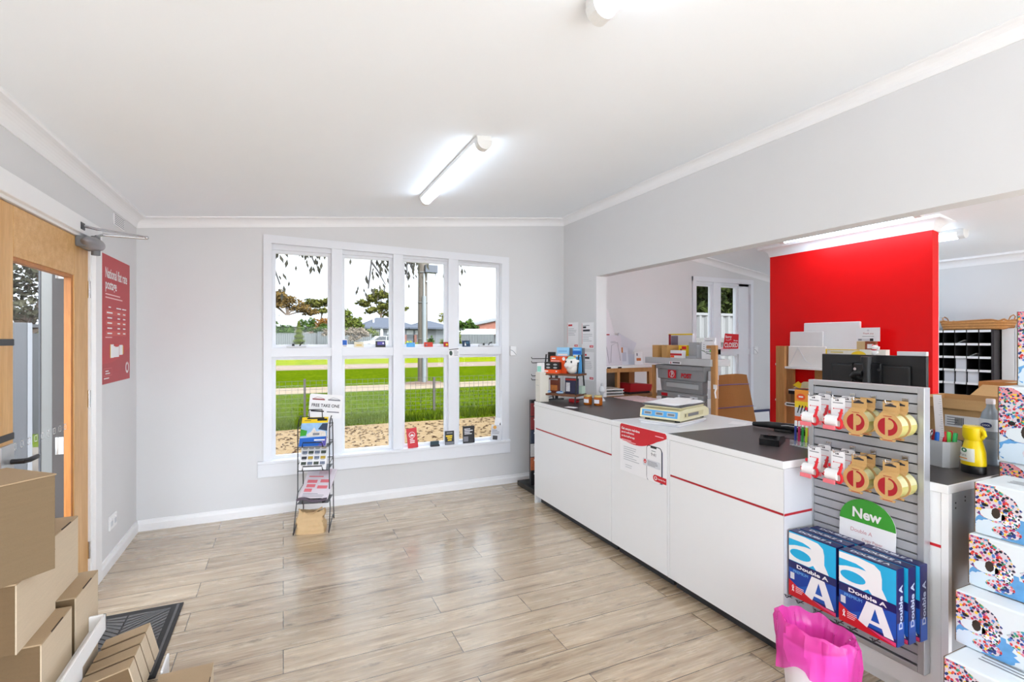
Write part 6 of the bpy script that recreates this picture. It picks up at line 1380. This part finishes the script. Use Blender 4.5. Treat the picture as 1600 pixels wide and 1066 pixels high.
# young conifer: tiers of drooping boughs
x, y, z = put(467, 46); t = thing('conifer', 'young cone-shaped conifer in front of the grey fence', 'tree', (x, y, z)); mb = MB(); q = random.Random(5); vs = []; fs = []
for k in range(5200):
    f = q.random() ** .7; h = 2.7 * (1 - f) + .1; r = .86 * f * q.uniform(.35, 1.) * (.8 + .2 * math.sin(h * 15)); a = q.uniform(0, 6.28); p = Vector((r * math.cos(a), r * math.sin(a), h)); d = Vector((math.cos(a), math.sin(a), -.35)).normalized() * .12; s = Vector((-math.sin(a), math.cos(a), 0)) * .045; b = len(vs)
    vs += [tuple(p), tuple(p + d * .6 + s), tuple(p + d), tuple(p + d * .6 - s)]; fs.append((b, b + 1, b + 2, b + 3))
mb.add(vs, fs, mat_leaf('conifer_leaf', (128, 156, 44), (190, 204, 84), 3)); mb.build('crown', t); MB().cone((0, 0, -.1), (0, 0, 2.7), .07, .01, BARK, 8).build('trunk', t)
# corrugated fences across the road
def corr(name, label, p0, p1, h, m, cap=True, pitch=.2, cat='fence', dz=0):
    L_ = math.hypot(p1[0] - p0[0], p1[1] - p0[1]); a = math.atan2(p1[1] - p0[1], p1[0] - p0[0]); t = thing(name, label, cat, (p0[0], p0[1], gz(p0[1]) + dz), a); n = int(L_ / pitch) * 4; vs = []
    off = [0, 0, .035, .035]; xs = [k * pitch / 4 for k in range(n + 1)]
    for y_ in (0, .004):
        for zz in (0, h): vs += [(x, off[k % 4] + y_, zz) for k, x in enumerate(xs)]
    m1 = n + 1; fs = [(k, k + 1, m1 + k + 1, m1 + k) for k in range(n)] + [(2 * m1 + k, 3 * m1 + k, 3 * m1 + k + 1, 2 * m1 + k + 1) for k in range(n)] + [(m1 + k, m1 + k + 1, 3 * m1 + k + 1, 3 * m1 + k) for k in range(n)]
    MB().add(vs, fs, m).build('sheet', t)
    if cap: MB().box(0, L_, -.01, .05, h, h + .05, m).build('top_rail', t)
    for k in range(int(L_ / 2.4) + 1): MB().box(min(k * 2.4, L_ - .06), min(k * 2.4, L_ - .06) + .06, -.02, .04, 0, h + .03, m).build('post', t)
    return t
FG = C((150, 152, 150), .6, var=.04); FG2 = C((136, 140, 140), .6); FG3 = C((108, 110, 108), .6, var=.05)
corr('corrugated_fence', 'long low grey fence behind the conifer', at(405, 49.5), at(497, 51.5), 1.42, FG)
corr('corrugated_fence', 'taller grey fence panel beside the autumn shrub', at(496, 51.), at(520, 51.8), 1.62, FG2)
corr('corrugated_fence', 'grey fence under the blossoming creeper', at(516, 51.6), at(582, 53.5), 1.42, FG)
corr('corrugated_fence', 'dark grey fence on the right across the road', at(716, 56), at(772, 58), 1.45, FG3)
# houses
RFW = C((226, 224, 222), .5, var=.03); RFG = C((128, 134, 148), .8, spec=.1, var=.04); HW_ = C((120, 124, 130), .7, var=.04); DKW = C((56, 60, 66), .3)
def hip(mb, x0, x1, y0, y1, z0, h, m, ov=.5, ridge=.3):
    x0 -= ov; x1 += ov; y0 -= ov; y1 += ov; cy = (y0 + y1) / 2; d = min((x1 - x0) * .5 * (1 - ridge), (y1 - y0) * .5)
    vs = [(x0, y0, z0), (x1, y0, z0), (x1, y1, z0), (x0, y1, z0), (x0 + d, cy, z0 + h), (x1 - d, cy, z0 + h)]
    mb.add(vs, [(0, 1, 5, 4), (1, 2, 5), (2, 3, 4, 5), (3, 0, 4), (3, 2, 1, 0)], m); mb.box(x0, x1, y0, y1, z0 - .18, z0 - .005, m)
x, y, z = put(440, 66); t = thing('house', 'house with white roof behind hedge and fence', 'house', (x, y, z), 0); MB().box(-4, 4.2, 0, 7, -.5, 2.0, C((196, 186, 176), .8)).build('walls', t); mb = MB(); hip(mb, -4, 4.2, 0, 7, 2.0, 1.5, RFW, ridge=.45); mb.build('roof', t); mb = MB(); mb.add([(-4.6, -.56, 2.03), (-2.6, -.56, 2.03), (-1.35, 1.9, 2.98), (-2.2, 2.3, 3.17)], [(0, 1, 2, 3)], RFG); mb.build('roof_sheet', t, 'grey roof patch'); MB().cone((-.3, 3.0, 3.), (-.3, 3.0, 4.2), .06, .06, RFW, 8).build('flue', t)
x, y, z = put(571, 60); t = thing('house', 'wide grey house with pale grey hip roofs across the road', 'house', (x, y, z), 0)
MB().box(0, 10.6, .0, 8, -.5, 2.05, HW_).build('walls', t); mb = MB(); hip(mb, -.2, 6.0, 0, 8, 2.05, 1.35, RFG, .6, .25); mb.build('roof', t); mb = MB(); hip(mb, 5.6, 10.9, -.4, 6, 2.05, 1.0, RFG, .5, .1); mb.build('roof', t)
for xx, w_ in ((1.2, .5), (2.5, .8), (4.9, .9), (6.0, .7)):
    wd = MB().box(xx, xx + w_, -.03, .02, .7, 1.75, DKW).build('window', t); MB().box(xx + .04, xx + w_ - .04, -.045, -.03, 1.2, 1.72, C((224, 224, 222), .5)).build('blind', wd)
for xx in (4.6, 5.85): MB().box(xx, xx + .3, -.3, .0, -.3, 1.15, C((170, 92, 66), .8, var=.1)).build('brick_pier', t)
MB().box(1.75, 2.0, -.25, 0, -.3, 2.0, TRIM).build('porch_post', t)
mb = MB(); 
for k in range(9): mb.box(7.2, 10.4, -.05, .0, -.3 + k * .25, -.3 + k * .25 + .225, C((132, 134, 138), .6))
mb.build('garage_door', t); mb = MB(); mb.box(1.1, 1.3, 1.5, 1.7, 2.6, 3.3, INKG); mb.build('vent_pipe', t)
x, y, z = put(737, 66); t = thing('shed', 'white skillion-roofed shed behind the right fence', 'shed', (x, y, z)); MB().box(0, 6.5, 0, 5, -.6, 1.2, C((92, 94, 94), .7)).build('walls', t); mb = MB(); mb.add([(-2.2, -.8, 1.15), (6.8, -.8, 1.3), (6.8, 5.2, 2.0), (1.0, 5.2, 2.0), (-2.2, -.8, 1.23), (6.8, -.8, 1.38), (6.8, 5.2, 2.08), (1., 5.2, 2.08)], [(0, 1, 5, 4), (4, 5, 6, 7), (3, 2, 1, 0), (1, 2, 6, 5), (2, 3, 7, 6), (3, 0, 4, 7)], C((226, 222, 208), .5)); mb.build('roof', t); MB().box(2.6, 6.2, -.06, .0, -.5, .9, C((70, 56, 52), .7)).build('doorway', t); MB().box(2.5, 2.62, -.7, -.58, -.6, 1.2, TRIM).build('post', t)
x, y, z = put(752, 78); t = thing('brick_building', 'orange brick building with grey gable behind the shed', 'building', (x, y, z)); mb = MB(); mb.prism([(-.8, -.5), (7, -.5), (7, 3.4), (4.5, 3.4), (-.8, 2.35)], -6, 0, C((206, 116, 84), .8, var=.2, vs=3)); mb.build('walls', t); mb = MB(); mb.prism([(-1.2, 2.32), (4.5, 3.5), (7.3, 3.5), (7.3, 3.72), (4.5, 3.75), (-1.2, 2.5)], -6.3, .4, C((170, 172, 172), .6)); mb.build('roof', t); mb = MB(); 
for k in range(6): mb.box(.4 + k * .9, .9 + k * .9, -.03, .0, 1.6, 1.95, C((226, 150, 120), .7))
mb.build('window_band', t)
x, y, z = put(719.5, 90); t = thing('radio_mast', 'thin pale mast on the horizon beside the last window bar', 'mast', (x, y, z)); mb = MB(); 
for sx in (-.25, .25): mb.tube([(sx, 0, -.3), (sx * .1, 0, 4.2)], .05, GREYL, 5)
for k in range(5): mb.tube([(-.25 + k * .045, 0, k * .8), (.25 - k * .045, 0, k * .8 + .5)], .03, GREYL, 4)
mb.build('lattice', t)
# white station wagon
x, y, z = put(563, 49); t = thing('station_wagon', 'white station wagon parked before the grey-roofed house', 'car', (x, y, z), .03)
CW = C((238, 238, 238), .25, var=.01); mb = MB()
side = [(0, .35), (0, .72), (.12, .8), (1.15, .92), (1.75, 1.38), (3.9, 1.4), (4.4, .95), (4.45, .4), (4.3, .3), (.1, .28)]
mb.prism(side, -1.7, 0, CW); mb.build('car_body', t)
mb = MB(); 
for P in ([(1.32, .95), (1.82, 1.31), (2.5, 1.32), (2.5, .95)], [(2.57, .95), (2.57, 1.32), (3.3, 1.32), (3.3, .95)], [(3.37, .95), (3.37, 1.32), (3.85, 1.32), (4.2, .97)]): mb.poly(P, DKW, FRONT, .006)
mb.build('side_windows', t)
for xx in (.85, 3.55): wl = MB().cone((xx, -.03, .3), (xx, .2, .3), .33, .33, BLACK, 20).build('wheel', t); MB().cone((xx, -.04, .3), (xx, -.02, .3), .2, .2, GREY, 16).build('hubcap', wl)
MB().box(-.02, .05, .1, .5, .55, .68, C((236, 226, 200), .2), .01).build('headlight', t)
# timber pole with conduit
x, y = at(660.5, 24.2); t = thing('power_pole', 'tall weathered timber pole with grey conduit across the footpath', 'pole', (x, y, gz(y)))
WD = mat_wood('weathered_pole', (128, 110, 90), (168, 148, 124), 'Z', .8, .3); MB().cone((0, 0, -.2), (0, 0, 9.5), .245, .2, WD, 20).build('timber_pole', t)
mb = MB(); mb.tube([(.0, -.27, 0), (.0, -.26, 4.2)], .1, C((186, 192, 190), .45), 12); mb.build('conduit', t, 'pale grey conduit cover'); mb = MB(); mb.tube([(.0, -.26, 4.2), (.0, -.25, 5.3)], .045, C((226, 228, 226), .4), 10); mb.build('cable_pipe', t)
for zz in (1.8, 2.15, 3.9, 5.35, 6.2): MB().cone((0, 0, zz), (0, 0, zz + .025), .262, .262, C((206, 206, 200), .4), 20).build('band', t)
mb = MB(); mb.box(.02, .62, -.45, -.1, 5.32, 5.7, C((76, 82, 96), .5), .02); mb.build('equipment_box', t); mb = MB(); mb.tube([(.1, -.26, 4.9), (.4, -.3, 4.95), (.58, -.3, 5.1), (.55, -.3, 5.34)], .03, GREYD, 8); mb.build('cable', t)
mb = MB(); mb.lathe([(0, .0), (1.1, 0), (.9, .05), (.3, .12), (0, .12)], C((140, 100, 70), .9, var=.3, vs=8), 24, (0, 0, 0), sy=.6); solo(mb, 'mulch_ring', 'ring of brown bark mulch around the pole', 'mulch', (x, y, gz(y) - .005))
# wire fence at the far side of the yard
t = thing('wire_fence', 'wire mesh fence with steel posts at the far side of the yard', 'fence', (2., 14.4, -.6)); GW = C((112, 112, 104), .6)
mb = MB(); 
for k in range(9): mb.box(-3.9, 10, -.004, .004, .08 + k * .115, .087 + k * .115, GW)
for k in range(94): mb.box(-3.9 + k * .15, -3.8932 + k * .15, -.0036, .0036, .02, 1.02, GW)
mb.build('wire_mesh', t)
for u in (476, 678, 880):
    px_, py_ = at(u, 14.4); px_ *= 14.4 / py_; MB().box(px_ - 2. - .028, px_ - 2. + .028, -.03, .03, -.1, 1.06 if u != 678 else 1., C((112, 96, 90), .7, var=.2)).build('post', t)
# bare gum branches hanging in front of the first panes; trunk stands left of the window view
t = thing('gum_tree', 'old gum tree whose sparse hanging branches cross the first two panes', 'tree', (-3.4, 9.2, -.6)); BR = C((88, 78, 72), .8, var=.2)
mb = MB(); mb.tube([(1.35, 0, -.1), (1.3, 0, 2.), (1.4, 0, 4.), (1.5, 0, 6.2)], [.24, .22, .2, .14], BARK, 12); mb.build('trunk', t)
q = random.Random(21); twigs = []
def limb(P, r): mb.tube(P, [r * (1 - .65 * k / (len(P) - 1)) for k in range(len(P))], BR, 6)
mb = MB(); limb([(1.45, 0, 5.4), (1.8, .1, 6.1), (3.2, .2, 6.0), (5., .1, 6.1), (6.4, .2, 5.7)], .09)
LB_ = []
def hang(x0, z0, dx, dz, n=9, r=.036, tw=5):
    P = [(x0, .1, z0)]
    for k in range(1, n): f = k / (n - 1); P.append((x0 + dx * f ** .8, .1 + q.uniform(-.05, .05), z0 + dz * f ** 1.25 + q.uniform(-.02, .02)))
    limb(P, r); LB_.append(P[-1])
    for _ in range(tw):
        i = q.randrange(n // 3, n - 1); p = P[i]; l = q.uniform(.25, .6); e = [p, (p[0] + l * q.uniform(.1, .5), p[1], p[2] - l * .35), (p[0] + l * q.uniform(.3, .9), p[1], p[2] - l * .9)]; limb(e, .02); LB_.extend(e[1:])
for x0, z0, dx, dz in ((1.9, 6.0, 1.45, -2.95), (2.3, 6.1, 1.6, -2.7), (2.7, 6.0, 1.5, -2.55), (2.6, 6.0, .8, -2.3), (3.0, 6.0, 1.2, -2.4), (1.7, 6.1, 1.5, -2.2), (2.4, 6., 1.2, -2.2), (5.35, 6.0, -.55, -2.95), (5.4, 6.0, .1, -2.75), (5.1, 6.1, .1, -2.4), (6.3, 5.8, .05, -2.4)): hang(x0, z0, dx, dz, tw=6)
mb.build('branches', t)
mb = MB(); vs = []; fs = []
for p in LB_:
    for _ in range(9):
        c = Vector((p[0] + q.gauss(0, .12), p[1] + q.gauss(0, .1), p[2] + q.gauss(.05, .14))); s = q.uniform(.04, .085); d = Vector((q.uniform(-.3, .5), 0, -1)).normalized() * s; sd = Vector((1, .3, 0)) * s * .36; b = len(vs)
        vs += [tuple(c - d), tuple(c + sd), tuple(c + d), tuple(c - sd)]; fs.append((b, b + 1, b + 2, b + 3))
mb.add(vs, fs, mat_leaf('dull_leaf', (84, 80, 70), (128, 122, 104), 4)); mb.build('leaves', t)

# ------------------------------------------------------------ behind the back-room window
PF = C((176, 172, 166), .55, var=.04, vs=3)
corr('paling_fence', 'pale corrugated fence right outside the back-room window', (4.3, 7.3), (10.5, 7.3), 2.58, PF, True, .19)
t = thing('fence_rail', 'grey timber rails along the pale corrugated fence', 'rail', (4.3, 7.2, -.6))
for zz in (2.05, 1.15): MB().box(.1, 6.1, -.02, .075, zz, zz + .09, C((150, 142, 132), .8, var=.1)).build('rail', t)
tree('dense_tree', 'dark dense tree beyond the pale corrugated fence', (7.9, 9.6, -.6), [(-1.5, 0, 3.6, 1.3, 1.1, 1.5), (.3, 0, 3.8, 1.5, 1.2, 1.6), (-.4, -.3, 2.8, 1.4, .9, .9), (1.5, 0, 3.2, 1.4, 1., 1.3), (2.6, .2, 3.4, 1.3, 1., 1.4), (.8, .6, 3., 2., .8, 1.3)], 19000, .1, mat_leaf('dense_leaf', (44, 56, 20), (104, 116, 48), 3), BARK, (.15, 2.6), None, 31)

# ------------------------------------------------------------ outside the entry door, and an added bounce slab
KK = 1.
struct(MB().box(-6, 9, YS - 6.5, YS - .13, -.5, -.03, C((206, 202, 196), .8, var=.05)), 'unseen_bounce_slab')  # unseen pale slab, added to bounce sunlight up to the ceiling
KK = OUTK
struct(MB().box(-2.6, XL - .12, 1.6, 5.2, -.6, -.02, C((176, 168, 158), .85, var=.08)), 'floor_porch')
t = thing('security_door_frame', 'brown security door frame with two hinges outside the entry door', 'door frame', (-1.20, 3.80, -.02)); BRN = C((112, 92, 84), .5, var=.05); MB().box(-.028, .03, -.03, .03, 0, 2.12, BRN, .002).build('post', t); MB().box(-.028, .03, -1.33, -.03, 2.06, 2.12, BRN, .002).build('head', t)
for zz in (.9, 1.93): mb = MB(); mb.box(.0, .026, -.034, -.03, zz - .05, zz + .05, GREYL); mb.cone((-.004, -.036, zz - .05), (-.004, -.036, zz + .05), .007, .007, GREYL, 8); mb.build('hinge', t)
t = thing('porch_post', 'white timber porch post seen through the door glass', 'post', (-1.315, 4.02, -.02)); MB().box(-.035, .035, -.035, .035, 0, 2.55, C((232, 228, 220), .5), .003).build('post_shaft', t); MB().box(-.045, -.0352, -.04, .04, 0, 2.55, DARK).build('edge_strip', t)
x, y = at(31, 7.2); t = thing('meter_cabinet', 'tall silver cabinet seen through the door glass', 'cabinet', (x, y, -.6), .5); MB().box(-.09, .08, 0, .1, 0, 2.35, C((120, 120, 124), .5), .004).build('carcass', t); MB().box(.08, .13, -.01, .02, 0, 2.35, C((210, 210, 214), .5), .002).build('door_edge', t)
x, y = at(40, 10.5); t = thing('garden_shed', 'dark shed beyond the porch seen through the door glass', 'shed', (x - .6, y + .6, -.6), .35); MB().box(-2.2, 2.6, 0, 2.4, 0, 2.25, C((58, 58, 62), .6, var=.05)).build('walls', t); mb = MB(); mb.prism([(-2.35, 2.22), (2.75, 2.5), (2.75, 2.56), (-2.35, 2.3)], -2.5, .12, C((48, 48, 52), .6)); mb.build('roof', t); MB().box(-.3, .9, -.03, .0, 0, 1.9, C((46, 46, 50), .5)).build('door', t)
x, y = at(40, 17); tree('gum_tree', 'grey-green gum tree above the dark shed by the door', (x, y, -.6), [(-1.2, 0, 4.6, 1.8, 1.4, 1.5), (1.1, 0, 4.8, 1.9, 1.4, 1.6), (.1, 0, 3.2, 2.2, 1.4, 1.1), (3., 0, 4., 1.6, 1.2, 1.5)], 5000, .11, mat_leaf('grey_leaf', (84, 84, 62), (150, 146, 118), 2), BARK, (.25, 3.), None, 41)
